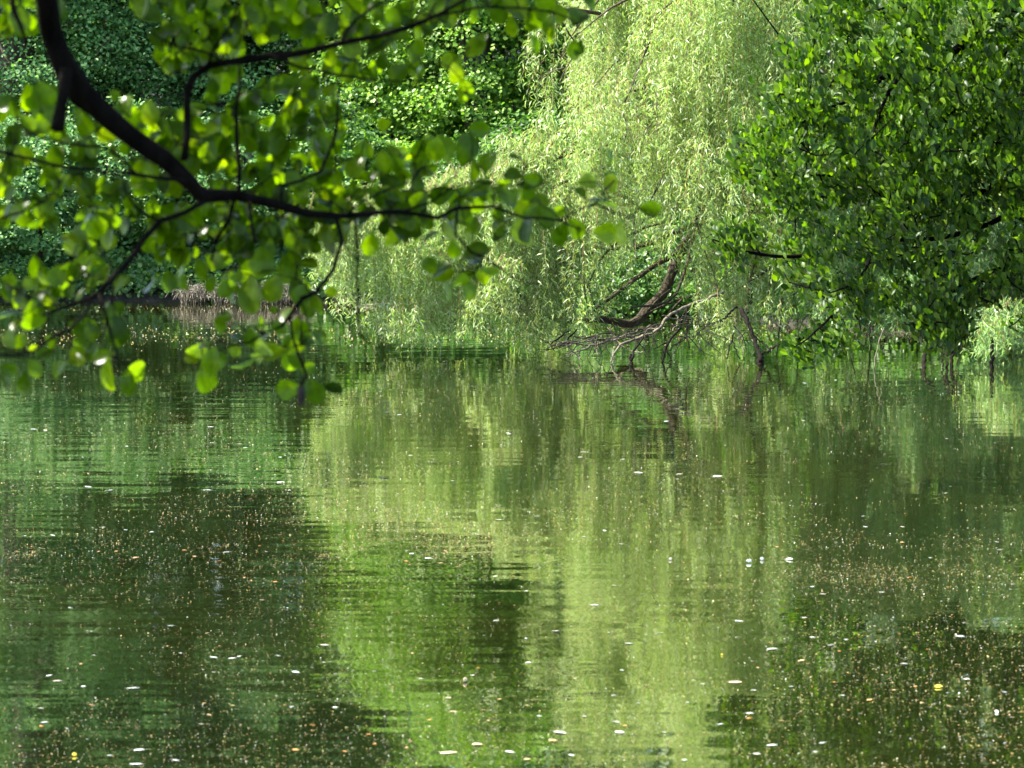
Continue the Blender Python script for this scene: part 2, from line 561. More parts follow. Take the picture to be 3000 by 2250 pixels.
# trunk
acc = Acc()
S = tube(acc, [(-2.8, 2.85, -.4, .16), (-2.75, 2.9, .5, .12), (-2.62, 3.0, 2.0, .10), (-2.6, 3.0, 3.4, .08), (-2.3, 3.3, 5.2, .05), (-2.2, 3.2, 6.4, .015)], .12, 10, .004, .04)
acc.obj('trunk', M['bark_dark'], root)
acc = Acc()
S = tube(acc, path_px([(195, 200, 30), (186, 250, 28), (180, 300, 27), (172, 345, 30), (166, 382, 33)], 5.02, 5.0), .02, 8, .001, .06)
sk.add(S[::3, :3])
acc.obj('broken_stub', M['bark_dark'], root)
BR = [
    ([(540, 470, 18), (546, 360, 17), (550, 262, 19), (570, 225, 20), (618, 190, 20), (700, 172, 19), (800, 167, 18), (900, 150, 16), (1000, 122, 14), (1100, 105, 13),
      (1200, 80, 12), (1280, 45, 10), (1360, 2, 9), (1440, -50, 7)], 5.12, 5.25),
    ([(1000, 122, 8), (1040, 60, 7), (1130, 0, 6), (1160, -40, 5)], 5.18, 5.3),
    ([(800, 166, 9), (880, 200, 7), (980, 218, 7), (1090, 232, 6), (1180, 240, 4), (1290, 230, 3)], 5.16, 5.3),
    ([(590, 196, 8), (540, 202, 6), (510, 212, 5), (484, 228, 4)], 5.14, 5.0),
    ([(610, 190, 9), (625, 140, 7), (670, 80, 6), (690, 30, 5), (700, -20, 4)], 5.15, 5.0),
    ([(650, 180, 8), (590, 150, 6), (520, 140, 5), (440, 90, 4)], 5.15, 4.95),
    ([(1280, 45, 7), (1400, 22, 6), (1520, 22, 5), (1620, 34, 4), (1690, 70, 3)], 5.22, 5.4),
    ([(700, 572, 12), (702, 500, 11), (695, 420, 11), (690, 320, 10), (700, 260, 8), (702, 180, 6)], 5.2, 5.3),
    ([(822, 598, 9), (826, 545, 8), (880, 536, 8), (940, 500, 9), (978, 420, 8), (990, 330, 7), (992, 250, 6), (1010, 190, 4)], 5.22, 5.35),
    ([(545, 532, 10), (400, 510, 9), (300, 500, 8), (200, 490, 8), (100, 470, 8), (-30, 436, 8)], 5.12, 4.9),
    ([(400, 512, 6), (330, 440, 7), (260, 428, 7), (180, 420, 6), (110, 400, 5), (60, 370, 4)], 5.1, 4.85),
    ([(600, 588, 14), (545, 622, 12), (470, 650, 15), (420, 700, 13), (378, 762, 13), (330, 812, 14), (290, 862, 14), (262, 880, 11), (180, 902, 8), (120, 925, 5)], 5.18, 4.95),
    ([(470, 650, 7), (400, 610, 6), (370, 560, 5), (360, 520, 4)], 5.15, 5.0),
    ([(268, 870, 8), (246, 920, 7), (204, 962, 7), (150, 990, 8), (90, 1030, 7), (-20, 1040, 6)], 4.97, 4.8),
    ([(292, 860, 9), (300, 890, 8), (312, 935, 8), (328, 980, 7), (343, 1034, 6), (350, 1085, 5)], 4.97, 4.95),
    ([(312, 935, 6), (308, 965, 5), (294, 992, 4)], 4.96, 4.9),
    ([(685, 590, 11), (668, 650, 10), (634, 705, 9), (618, 765, 6)], 5.2, 5.25),
    ([(730, 592, 10), (740, 660, 9), (748, 712, 7)], 5.2, 5.15),
    ([(985, 640, 12), (1000, 700, 9), (975, 790, 10), (927, 853, 11), (886, 880, 11), (850, 925, 10), (827, 957, 9), (768, 980, 8), (741, 955, 6)], 5.3, 5.25),
    ([(850, 925, 7), (858, 988, 7), (880, 1052, 7), (897, 1100, 7), (879, 1133, 7)], 5.26, 5.25),
    ([(768, 980, 6), (730, 1000, 5), (690, 1010, 4), (640, 1030, 3)], 5.25, 5.2),
    ([(1340, 612, 7), (1335, 690, 6), (1380, 735, 6), (1460, 780, 5), (1500, 810, 4), (1580, 836, 3)], 5.38, 5.5),
    ([(1640, 647, 5), (1700, 610, 4), (1745, 595, 5), (1800, 625, 4), (1850, 640, 3)], 5.5, 5.6),
    ([(1745, 595, 4), (1770, 560, 4), (1800, 528, 4)], 5.55, 5.6),
    ([(1010, 632, 7), (1060, 590, 5), (1130, 560, 4), (1200, 530, 3), (1250, 480, 3)], 5.32, 5.4),
    ([(1170, 622, 6), (1260, 590, 5), (1330, 545, 4), (1400, 530, 4), (1500, 545, 3)], 5.35, 5.3),
    ([(30, -40, 16), (40, 30, 14), (60, 70, 10), (80, 130, 5)], 4.9, 4.9),
    ([(0, 640, 7), (60, 620, 6), (130, 590, 5), (200, 500, 4)], 4.8, 4.9),
    ([(1040, 640, 6), (1045, 720, 6), (1048, 860, 5), (1052, 980, 5), (1090, 1010, 4), (1095, 1040, 2)], 5.5, 5.6),
]
for lst, Y0, Y1 in BR:
    acc = Acc()
    S = tube(acc, path_px(lst, Y0, Y1), .03, 7, .0012, .05)
    sk.add(S[::2, :3])
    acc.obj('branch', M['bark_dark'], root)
WMUL = 1.0
# catkin at the tip of the lowest twig
acc = Acc()
c0 = at(881, 1132, 5.25)
tube(acc, [(*c0, .004), (*(c0 + [0, 0, -.008]), .007), (*(c0 + [.003, 0, -.018]), .007), (*(c0 + [.004, 0, -.026]), .003)], .003, 8, 0, .12)
c0 = at(877, 1155, 5.25)
tube(acc, [(*c0, .003), (*(c0 + [.002, 0, -.010]), .006), (*(c0 + [.004, 0, -.022]), .003)], .003, 8, 0, .12)
acc.obj('catkin', M['twig_dark'], root)

# leaves: single ones read off the photograph (x, y, pointing angle, length), then the thick parts filled by count
LV = [(1700, 35, 60, 110), (1680, 150, -100, 88), (1560, 60, -80, 90), (1600, 15, 20, 90), (1461, 35, -80, 105), (1395, 135, 45, 95), (1320, 180, 150, 90), (1335, 215, -80, 80),
      (1362, 272, -70, 110), (1570, 135, -60, 90), (1520, 20, 120, 90), (1500, 80, -90, 80), (1610, 80, -110, 90), (1640, 45, -80, 80),
      (1120, 365, 200, 66), (1233, 450, -100, 105), (1303, 430, 100, 120), (1368, 435, 70, 130), (1430, 470, 80, 95), (1500, 510, 160, 80), (1562, 530, 20, 100), (1390, 500, -80, 90),
      (1250, 500, 30, 80), (1160, 480, -60, 80), (1190, 575, 180, 110), (1290, 572, 200, 110), (1340, 578, 60, 90), (1400, 560, 20, 90), (1445, 565, -20, 85), (1500, 582, -20, 95),
      (1550, 600, -50, 90), (1585, 588, -10, 85), (1600, 632, -20, 95), (1465, 650, 200, 85), (1530, 690, -95, 130), (1460, 690, 210, 70), (1600, 655, -20, 70), (1640, 690, -120, 95),
      (1690, 672, -50, 95), (1730, 530, 10, 95), (1790, 535, 110, 80), (1775, 590, 0, 120), (1920, 625, -15, 95), (1815, 690, -95, 100), (1740, 600, 200, 70), (1700, 560, 120, 60),
      (1145, 700, -90, 80), (1085, 720, -100, 90), (1200, 650, -60, 80), (1322, 655, -100, 140), (1262, 690, 200, 80), (1330, 735, -80, 80), (1395, 735, 30, 110), (1432, 812, -20, 95),
      (1290, 790, 200, 90), (1310, 850, -60, 90), (1350, 835, -95, 90), (1375, 850, -70, 85), (1258, 775, 120, 70), (1380, 760, 160, 80), (1300, 800, 30, 90),
      (25, 990, 120, 80), (62, 1000, 60, 70), (15, 1095, -90, 110), (70, 1130, -100, 95), (105, 1080, -60, 80), (165, 1085, -140, 95), (130, 1035, 30, 70), (120, 870, 160, 90),
      (95, 930, -90, 120), (60, 830, 100, 80), (30, 850, -80, 90), (200, 830, 120, 80), (230, 795, 70, 80), (280, 770, 60, 80), (355, 830, 60, 90), (345, 900, 10, 70), (330, 930, -30, 80),
      (250, 965, -100, 90), (270, 975, -70, 80), (345, 975, -80, 120), (300, 1045, 190, 90), (315, 1100, -95, 130), (300, 1130, -110, 90), (400, 1090, 10, 105), (378, 1130, -100, 85),
      (222, 1055, 150, 75), (240, 1000, -120, 80), (150, 1000, 90, 60), (440, 840, -120, 100), (500, 830, -80, 90), (490, 712, 200, 135), (545, 650, 150, 100), (475, 745, -120, 90),
      (655, 750, 60, 110), (665, 850, -95, 135), (722, 800, -90, 140), (735, 870, -90, 145), (780, 790, 170, 90), (800, 850, -110, 110), (850, 790, -90, 130), (905, 770, 0, 85),
      (870, 850, -80, 90), (945, 860, 0, 75), (590, 785, -60, 75), (628, 770, -40, 80), (690, 730, -60, 90), (645, 950, 100, 75), (600, 1065, 160, 80), (605, 1110, -80, 120),
      (640, 1050, -60, 90), (705, 1070, -150, 120), (770, 1030, -80, 95), (765, 990, 200, 80), (795, 1030, 180, 95), (850, 1060, -80, 95), (870, 1010, -90, 85), (888, 980, -95, 100),
      (900, 1005, -60, 80), (942, 990, -30, 80), (905, 900, -80, 100), (840, 920, 70, 85), (820, 960, -20, 70), (690, 985, 140, 60), (735, 990, -80, 80), (762, 945, 60, 55),
      (905, 1080, 30, 60), (925, 1150, -60, 100), (840, 1140, 190, 90), (620, 1060, -100, 110), (560, 1050, 150, 60), (880, 870, -120, 90),
      (85, 290, -80, 110), (150, 290, -70, 120), (365, 305, 110, 95), (440, 335, 150, 110), (512, 385, 95, 95), (20, 300, 200, 90), (60, 60, -90, 120), (15, 20, 100, 90),
      (180, 30, -80, 90), (130, 40, -100, 90), (25, 80, -110, 90), (250, 370, -80, 100), (300, 380, -30, 100), (120, 340, 200, 100), (180, 400, -90, 90)]
RG = [(0, 0, 100, 90, 6), (460, -30, 720, 210, 56), (700, -40, 1280, 110, 60), (850, 110, 1240, 230, 20), (620, 230, 1000, 590, 78), (0, 320, 620, 560, 62), (0, 540, 420, 660, 26),
      (620, 620, 980, 740, 42), (880, 520, 1240, 640, 30), (930, 430, 1230, 520, 14), (180, 640, 330, 740, 8), (430, 600, 720, 760, 22), (0, 780, 300, 900, 18), (480, 780, 700, 850, 4),
      (1240, -40, 1640, 60, 16), (380, -40, 470, 60, 4), (950, 640, 1400, 700, 10), (430, 380, 640, 520, 10), (1120, 560, 1560, 640, 12)]
items = []
for x, y, an, L in LV:
    items.append((x, y, an, L))
    if random.random() < .65:
        items.append((x + random.gauss(0, 30), y - abs(random.gauss(0, 28)), an + random.gauss(0, 50), L * random.uniform(.6, .95)))
for x0, y0, x1, y1, n in RG:
    for _ in range(int(n * 1.9)):
        items.append((random.uniform(x0, x1), random.uniform(y0, y1), random.choice([-90, -60, -120, random.uniform(-180, 180)]) + random.gauss(0, 25), random.uniform(48, 98)))
pts3 = []
for x, y, an, L in items:
    Lr = L / FPX * YF
    i = int(np.argmin(np.abs(sk.P[:, 1] - 5.1)))
    # depth follows the nearest branch as seen from this side
    pxs, pys = PXY if 'PXY' in globals() else (None, None)
    if pxs is None:
        PXY = to_px(sk.P)
        pxs, pys = PXY
        SKY = sk.P[:, 1].copy()
    k = int(np.argmin((pxs - x) ** 2 + (pys - y) ** 2))
    Y = SKY[k] + .05 + abs(random.gauss(0, .10))
    a_ = R(an)
    dpx = math.cos(a_) * L * .45
    dpy = -math.sin(a_) * L * .45
    base = at(x - dpx, y - dpy, Y)
    pts3.append((base, an, L))
order = sorted(range(len(pts3)), key=lambda i: sk.near(pts3[i][0])[1])
tw = Acc()
C, D, N, LL, WW = [], [], [], [], []
for i in order:
    base, an, L = pts3[i]
    L = L * .76 / FPX * base[1]
    a_ = R(an)
    depth_t = random.gauss(0, .38)
    d = unit(np.array([math.cos(a_), depth_t, math.sin(a_)]))
    grow_twig(tw, sk, base, .0016, .0009, .10, .02, 4)
    nrm = unit(np.array([random.gauss(0, .7), -1 + random.gauss(0, .4), random.gauss(.5, .6)]))
    C.append(base)
    D.append(d)
    N.append(nrm)
    LL.append(L * 1.03)
    WW.append(L * random.uniform(.74, .98))
# the crown going on above and left of the picture
nab = 8600
Pab = np.stack([rng.uniform(-3.4, .7, nab), rng.uniform(3.2, 6.4, nab), rng.uniform(2.45, 5.2, nab)], 1)
pxa, pya = to_px(Pab)
Pab = Pab[(pya < -90) | (pxa < -90)]
limbs = [[(-2.6, 3.0, 3.2, .05), (-1.9, 3.9, 3.9, .03), (-1.0, 4.9, 4.2, .02), (.1, 5.9, 4.1, .006)],
         [(-2.6, 3.0, 2.7, .05), (-2.2, 4.0, 3.2, .03), (-1.6, 5.2, 3.3, .018), (-.9, 6.1, 3.0, .006)],
         [(-2.45, 3.15, 4.3, .04), (-1.7, 3.6, 4.8, .02), (-.6, 4.3, 4.9, .006)],
         [(-1.2, 4.65, 2.9, .02), (-.6, 5.1, 2.9, .014), (.1, 5.3, 2.85, .009), (.6, 5.5, 2.7, .004)]]
for l in limbs:
    acc = Acc()
    S = tube(acc, l, .08, 7, .004, .04)
    sk.add(S[:, :3])
    acc.obj('branch', M['bark_dark'], root)
for p_ in Pab:
    if random.random() < .15:
        grow_twig(tw, sk, p_, .0025, .001, .1, .05, 3)
na = len(Pab)
C += list(Pab)
D += list(unit(rng.normal(size=(na, 3)) + [0, 0, -.6]))
N += list(unit(rng.normal(size=(na, 3)) * .5 + [0, 0, 1]))
LL += list(rng.uniform(.045, .075, na))
WW += list(rng.uniform(.04, .065, na))
tw.obj('twigs', M['bark_dark'], root)
lf = Acc()
leaves(lf, LEAF_FINE, np.array(C), np.array(D), np.array(N), np.array(LL), np.array(WW))
lf.obj('foliage', M['alder_near'], root)


# ------------------------------------------------------------------ right-hand alder
def in_poly(x, y, poly):
    c = False
    j = len(poly) - 1
    for i in range(len(poly)):
        xi, yi = poly[i]
        xj, yj = poly[j]
        if (yi > y) != (yj > y) and x < (xj - xi) * (y - yi) / (yj - yi) + xi:
            c = not c
        j = i
    return c


root = empty('alder_tree', (4.55, 17.2, 0.15), 'dark green alder at the right edge, its upright glossy leaves in front of the willow', 'tree')
acc = Acc()
tube(acc, [(4.75, 17.4, -.2, .2), (4.6, 17.2, .8, .16), (4.5, 17.0, 2.5, .13), (4.4, 16.8, 5, .09), (4.2, 16.6, 7, .03)], .15, 10, .006, .04)
acc.obj('trunk', M['bark_dark'], root)
YA = 16.2
sk = Skel()


def apath(lst, Y0, Y1, root3=None):
    o = path_px(lst, Y0, Y1)
    return ([root3] if root3 else []) + o


WMUL = 1.15
BA = [
    apath([(3260, -40, 34), (3120, 20, 28), (3000, 55, 26), (2850, 122, 24), (2700, 182, 20), (2560, 232, 16), (2440, 236, 8)], 16.9, 16.0, (4.45, 16.9, 3.2, .06)),
    apath([(3150, 20, 22), (3000, 112, 18), (2920, 172, 17), (2850, 262, 16), (2780, 332, 15), (2700, 420, 13), (2672, 480, 11), (2655, 560, 8), (2620, 620, 5)], 16.7, 15.6, (4.45, 16.9, 2.9, .05)),
    apath([(2640, 212, 11), (2590, 300, 9), (2565, 380, 7), (2555, 440, 5)], 16.0, 15.7),
    apath([(2580, 236, 10), (2500, 290, 9), (2420, 320, 8), (2350, 355, 7), (2290, 368, 5)], 16.0, 15.7),
    apath([(3200, 300, 26), (3000, 330, 18), (2960, 290, 14), (2880, 350, 10), (2830, 420, 8), (2740, 480, 6)], 16.6, 16.2, (4.5, 17.0, 2.3, .05)),
    apath([(3200, 540, 24), (3000, 520, 18), (2860, 570, 13), (2700, 575, 11), (2600, 580, 9), (2480, 520, 7), (2330, 515, 6), (2250, 480, 4)], 16.5, 15.9, (4.5, 17.1, 1.9, .05)),
    apath([(3200, 640, 22), (3000, 620, 16), (2800, 690, 13), (2650, 705, 12), (2500, 710, 11), (2340, 755, 10), (2230, 745, 9), (2150, 725, 7), (2085, 700, 4)], 16.4, 15.6, (4.5, 17.1, 1.6, .045)),
    apath([(3200, 780, 18), (3050, 760, 14), (2900, 800, 12), (2780, 860, 10), (2740, 930, 8)], 16.5, 15.9, (4.55, 17.1, 1.3, .04)),
    apath([(2560, 715, 9), (2530, 800, 8), (2480, 880, 7), (2410, 950, 6), (2340, 1010, 4)], 15.9, 15.4),
    apath([(2960, 560, 9), (2965, 660, 8), (2990, 760, 6), (2985, 840, 4)], 16.5, 16.3),
    apath([(3000, 60, 14), (2900, 20, 10), (2760, -10, 8), (2600, 20, 6), (2480, 60, 4)], 16.7, 16.2),
]
for l in BA:
    acc = Acc()
    S = tube(acc, l, .07, 7, .004, .04)
    sk.add(S[:, :3])
    acc.obj('limb', M['bark_dark'], root)
for l in [[(4.45, 16.9, 3.6, .07), (3.9, 16.4, 4.1, .05), (3.0, 15.9, 4.2, .03), (2.2, 15.6, 3.9, .01)],
          [(4.4, 16.8, 4.6, .06), (3.8, 16.9, 5.2, .04), (3.0, 17.2, 5.4, .015)],
          [(4.5, 17.0, 3.0, .06), (4.2, 16.0, 3.4, .04), (3.7, 15.1, 3.5, .02)]]:
    acc = Acc()
    S = tube(acc, l, .1, 7, .005, .04)
    sk.add(S[:, :3])
    acc.obj('limb', M['bark_dark'], root)
WMUL = 1.0
poly = [(2470, -60), (2330, 60), (2262, 120), (2262, 190), (2215, 250), (2232, 330), (2180, 400), (2130, 440), (2128, 505), (2200, 530), (2232, 590), (2290, 630), (2330, 690), (2280, 720),
        (2260, 760), (2290, 830), (2370, 880), (2460, 860), (2560, 900), (2660, 860), (2760, 830), (2860, 830), (3050, 860), (3260, 900), (3260, -60)]
extra = []
while len(extra) < 60:
    x, y = random.uniform(2440, 3060), random.uniform(820, 985)
    if mnoise.noise(Vector((x * .012, y * .012, 8.5))) > -.05 and not (x > 2850 and y > 890):
        extra.append(at(x, y, random.uniform(15.4, 16.8)))
pb1 = [(2060, 700), (2090, 650), (2150, 645), (2200, 690), (2190, 740), (2130, 770), (2075, 740)]
pb2 = [(2310, 1010), (2340, 960), (2400, 940), (2480, 950), (2430, 1000), (2390, 1035), (2330, 1030)]
pb3 = [(2650, 890), (2720, 860), (2800, 880), (2850, 960), (2830, 1010), (2760, 1000), (2680, 980)]
holes = [(2440, 800, 60), (2600, 830, 55), (2520, 760, 35), (2860, 790, 60), (2950, 880, 50), (2700, 790, 35)]
tips = []
while len(tips) < 1380:
    x, y = random.uniform(2120, 3240), random.uniform(-60, 900)
    if not in_poly(x, y, poly):
        continue
    if any((x - hx) ** 2 + (y - hy) ** 2 < hr * hr for hx, hy, hr in holes):
        continue
    if y > 640 and random.random() < .45:
        continue
    if mnoise.noise(Vector((x * .011, y * .013, 5.5))) < (-.10 if x < 2600 else -.2):
        continue
    tips.append(at(x, y, random.uniform(15.2, 17.0)))
for pl, n in ((pb1, 16), (pb2, 18), (pb3, 26)):
    c = 0
    while c < n:
        x, y = random.uniform(2040, 2880), random.uniform(640, 1040)
        if in_poly(x, y, pl):
            tips.append(at(x, y, random.uniform(15.5, 16.0)))
            c += 1
tips += extra
for _ in range(560):   # above and beyond the right edge of the photograph
    x, y, z = random.gauss(3.7, .9), random.uniform(14.6, 18.2), random.uniform(2.75, 6.6)
    tips.append(np.array([x, y, z]))
for _ in range(1000):
    tips.append(np.array([random.uniform(3.05, 5.6), random.uniform(15.3, 18.6), random.uniform(.7, 4.2)]))
tips.sort(key=lambda t: sk.near(t)[1])
tw, lf = Acc(), Acc()
for t in tips:
    b = grow_twig(tw, sk, t, .006, .0025, -.12, .08, 4)
    out_d = unit(t - b + np.array([-.05, 0, .05]))
    n = random.randint(21, 31)
    # leaves in tufts: bases near the tip, pointing up and out
    s = rng.uniform(0, 1, n)[:, None]
    C = t - out_d * (s * .16) + rng.normal(0, .035, (n, 3))
    D = unit(np.array([-.25, -.1, .75]) + out_d * .5 + rng.normal(0, .42, (n, 3)))
    N = unit(rng.normal(0, .7, (n, 3)) + np.array([-.3, -.7, .3]))
    L = rng.uniform(.033, .057, n) * random.uniform(.8, 1.15)
    leaves(lf, LEAF_MID, C, D, N, L, L * rng.uniform(.55, .8, n))
tw.obj('twigs', M['bark_dark'], root)
lf.obj('foliage', M['alder_far'], root)

# ------------------------------------------------------------------ weeping willow
root = empty('willow_tree', (4.6, 33.6, 0.4), 'large weeping willow with pale green curtains of narrow leaves trailing to the water', 'tree')
acc = Acc()
tube(acc, [(4.6, 33.6, .0, .36), (4.3, 32.9, .8, .31), (3.7, 31.3, 1.7, .28), (3.15, 29.5, 3.0, .22), (2.9, 28.9, 5.0, .16), (2.7, 28.7, 7.0, .06)], .2, 12, .01, .04)
acc.obj('trunk', M['bark_mid'], root)
sk = Skel()
LW = [
    path_px([(2330, 640, 60), (2080, 560, 44), (2058, 640, 38), (1990, 740, 34), (1955, 840, 32), (1900, 905, 30), (1850, 950, 27), (1760, 935, 20), (1650, 940, 13), (1600, 925, 10)], 28.6, 27.0),
    path_px([(2330, 560, 50), (2230, 545, 36), (2150, 560, 30), (2080, 562, 22), (1990, 600, 14), (1900, 640, 8)], 28.8, 27.2),
    path_px([(1990, 740, 18), (1900, 790, 15), (1820, 850, 13), (1740, 910, 10)], 27.7, 27.0),
    path_px([(2060, 640, 18), (1960, 690, 15), (1870, 720, 12), (1760, 730, 9), (1600, 700, 7), (1400, 620, 6)], 28.0, 27.0),
    path_px([(2200, 620, 30), (1900, 480, 22), (1700, 440, 18), (1500, 500, 16), (1250, 570, 12), (1020, 650, 7)], 28.4, 26.9),
    path_px([(2130, -60, 40), (2145, 0, 34), (2175, 45, 24), (2110, 80, 12), (2070, 130, 6)], 27.6, 27.0),
    path_px([(1925, 50, 8), (1890, 150, 8), (1860, 230, 7), (1830, 300, 5)], 26.6, 26.4),
    path_px([(1985, 640, 8), (1840, 690, 8), (1760, 760, 7), (1720, 850, 5)], 26.9, 26.4),
    path_px([(2240, 700, 26), (2200, 800, 24), (2190, 900, 20), (2180, 920, 16)], 27.5, 26.6),
    path_px([(2050, 600, 12), (2030, 700, 10), (2010, 790, 9), (1960, 880, 8), (1850, 900, 6)], 27.4, 26.5),
    [(3.0, 29.0, 3.4, .14), (2.0, 28.2, 4.6, .10), (1.1, 27.5, 4.9, .06), (.6, 27.0, 4.4, .02)],
    [(3.0, 29.0, 4.0, .14), (3.6, 28.0, 5.4, .10), (4.4, 27.2, 5.6, .06), (5.1, 26.6, 5.0, .02)],
    [(2.9, 28.9, 5.2, .12), (2.6, 27.8, 6.6, .08), (2.2, 26.8, 6.7, .05), (1.9, 26.2, 6.0, .02)],
    [(3.2, 29.3, 2.0, .15), (4.4, 28.6, 3.2, .10), (5.4, 27.8, 3.2, .05), (6.0, 27.2, 2.7, .02)],
    [(3.1, 29.1, 2.6, .12), (2.6, 28.0, 3.6, .08), (2.2, 27.0, 3.7, .05), (2.0, 26.2, 3.2, .02)],
]
for l in LW:
    acc = Acc()
    S = tube(acc, l, .1, 8, .006, .05)
    sk.add(S[:, :3])
    acc.obj('limb', M['bark_mid'], root)

LEFT_EDGE = [(-400, 1640), (0, 1612), (120, 1606), (260, 1618), (340, 1600), (400, 1570), (470, 1500), (505, 1300), (525, 1000), (545, 920), (600, 888), (820, 925), (900, 965), (990, 1000), (1100, 1200)]
BOT_X = [880, 960, 1000, 1060, 1160, 1230, 1270, 1330, 1400, 1500, 1600, 1680, 1760, 1850, 1950, 2040, 2090, 2140, 2200, 2280, 2400, 2500, 2620, 2700, 2790, 2860, 2930, 2975, 3060, 3400]
BOT_Y = [700, 820, 905, 935, 970, 1000, 975, 960, 985, 975, 1000, 985, 930, 900, 880, 925, 1000, 1030, 990, 945, 960, 975, 985, 940, 950, 1065, 1050, 990, 1060, 1050]
le_y = [q[0] for q in LEFT_EDGE]
le_x = [q[1] for q in LEFT_EDGE]


def left_edge(py):
    return np.interp(py, le_y, le_x)


nst = 0
stems, lfw, lfc = Acc(), Acc(), Acc()


def strand(p0, length, out, lean, cool, dens=1.0, Lm=.074, zfloor=0.0):
    """A hanging whip of leaves: starts at p0, arches out a little, then falls."""
    global nst
    n = max(5, int(length / .12))
    t = np.linspace(0, 1, n)
    ph = random.uniform(0, 6.28)
    arch = min(.3, .18 * length)
    X = p0[0] + out[0] * arch * (1 - np.exp(-3.5 * t)) + lean * t * length + .02 * np.sin(ph + 5 * t)
    Y = p0[1] + out[1] * arch * (1 - np.exp(-3.5 * t)) + .02 * np.cos(ph + 4 * t)
    Z = p0[2] + .10 * arch * np.sin(np.minimum(t * 3.2, 3.14)) - length * (t ** 1.25)
    if zfloor > 0:
        k = Z > zfloor
        if k.sum() < 3:
            return
        X, Y, Z, t = X[k], Y[k], Z[k], t[k]
    Pp = np.stack([X, Y, Z], 1)
    tube(stems, np.column_stack([Pp, np.linspace(.003, .001, len(Pp))]), 9, 3, cap=False)
    seg = np.linalg.norm(np.diff(Pp, axis=0), axis=1)
    cum = np.concatenate([[0], np.cumsum(seg)])
    m_ = int(cum[-1] / .0125 * dens)
    if m_ < 3:
        return
    s = np.sort(rng.uniform(.02, cum[-1], m_))
    C = np.stack([np.interp(s, cum, Pp[:, k]) for k in range(3)], 1)
    # side twiglets make the whip a few centimetres wide
    off = rng.normal(0, 1, (m_, 3)) * [.021, .021, .016]
    C = C + off
    ang = rng.uniform(0, 2 * math.pi, m_)
    side = np.stack([np.cos(ang), np.sin(ang), np.zeros(m_)], 1)
    D = unit(side * rng.uniform(.35, 1.2, (m_, 1)) + np.array([lean, 0, -1.0]) * rng.uniform(.25, 1.1, (m_, 1)) + np.array([0, 0, .15]))
    N = unit(side * .5 + rng.normal(0, .6, (m_, 3)) + np.array([-.35, -.15, .6]))
    L = rng.uniform(.6, 1.15, m_) * Lm
    leaves(lfc if cool else lfw, LEAF_WILLOW, C, D, N, L, L * rng.uniform(.11, .17, m_))
    nst += 1


def cascade(px, py, Y, nstr, spread, ln, cool=False, dens=1.0, lean=0.0):
    """A drooping branch end with several whips."""
    c = at(px, py, Y)
    out = unit(np.array([random.gauss(-.25, .6), -abs(random.gauss(.8, .4)), 0]))
    for _ in range(nstr):
        p0 = c + rng.normal(0, 1, 3) * np.array([spread, spread * .9, spread * .45])
        L = ln * random.uniform(.45, 1.35)
        x_, y_ = to_px(p0)
        bot = float(np.interp(x_[0], BOT_X, BOT_Y)) + random.uniform(-115, 12) * (1 if random.random() < .8 else -.3)
        if 1735 < x_[0] < 2070 and py < 760 and random.random() < .66:
            bot = 620 + .45 * (2070 - x_[0]) + random.uniform(-70, 60)
        zb = float(at(float(x_[0]), bot, p0[1])[2])
        if p0[2] - L < zb:
            L = p0[2] - zb
        if L < .12:
            continue
        strand(p0, L, out, lean + random.gauss(0, .05), cool, dens)


# the low hump of curtains on the left, then the main curtain, then the right-hand part with shade put into its leaf colour
MASS = [(random.uniform(1500, 3250), random.uniform(-700, 950), random.gauss(0, .35)) for _ in range(75)]
MASS2 = [(random.uniform(860, 1750), random.uniform(480, 930), random.gauss(0, .2)) for _ in range(16)]


def relief(px, py, ms, w_):
    # every mass of foliage bulges at its top and falls back under itself and to the right
    q = min(ms, key=lambda m_: ((m_[0] - px) / 1.0) ** 2 + ((m_[1] - py) / 1.25) ** 2)
    dx, dy = (px - q[0]) / w_, (py - q[1]) / w_
    return q[2] + .30 * max(-1, min(1, dx)) + .55 * max(-1, min(1.3, dy)) + .2 * dx * dx


cnt = 0
while cnt < 112:
    px = random.uniform(885, 1700)
    py = random.uniform(500, 930)
    if px < left_edge(py) + 25:
        continue
    k = (px - 885) / 800
    cascade(px, py, 26.6 + .7 * relief(px, py, MASS2, 110) + random.uniform(0, .9) ** 2 - .2 * k, 10, .075, random.uniform(.4, 1.0), False)
    cnt += 1
for px, py in [(905, 640), (930, 560), (1000, 545), (1080, 530), (1180, 520), (1290, 515), (1400, 512), (1490, 500), (960, 720), (1010, 800), (1130, 850), (1260, 880), (1600, 880), (1340, 860), (1450, 880), (1550, 900)]:
    cascade(px + random.uniform(-10, 10), py + 15, 26.2, 11, .09, .75)
cnt = 0
while cnt < 560:
    py = random.uniform(-230, 930) if cnt < 420 else random.uniform(-800, -180)
    px = random.uniform(1560, 3250)
    if px < left_edge(py) + 30 + (60 if py < 340 else 0):
        continue
    in_gap = 1720 < px < 2060 and 660 < py < 960
    if in_gap and random.random() < .6:
        continue
    # front of the dome: nearer in the middle, falling back to the sides
    bulge = math.sqrt(max(0.0, 1 - ((px - 2450) / 1000) ** 2))
    Y = 28.6 - 2.4 * bulge + random.uniform(0, 1.3) ** 2 + relief(px, py, MASS, 170)
    cool = px > 2250 and random.random() < .75  # most right-hand whips take the leaf colour with shade in it
    cascade(px, py, Y, 10 if py > -200 else 8, .16, random.uniform(.5, 1.3), cool)
    cnt += 1
for _ in range(34):
    cascade(random.uniform(2380, 3040), random.uniform(760, 900), random.uniform(25.4, 27.0), 7, .12, random.uniform(.3, .6), True)
for _ in range(18):
    cascade(random.uniform(2840, 3060), random.uniform(870, 985), random.uniform(24.5, 25.2), 7, .09, random.uniform(.25, .5), True)
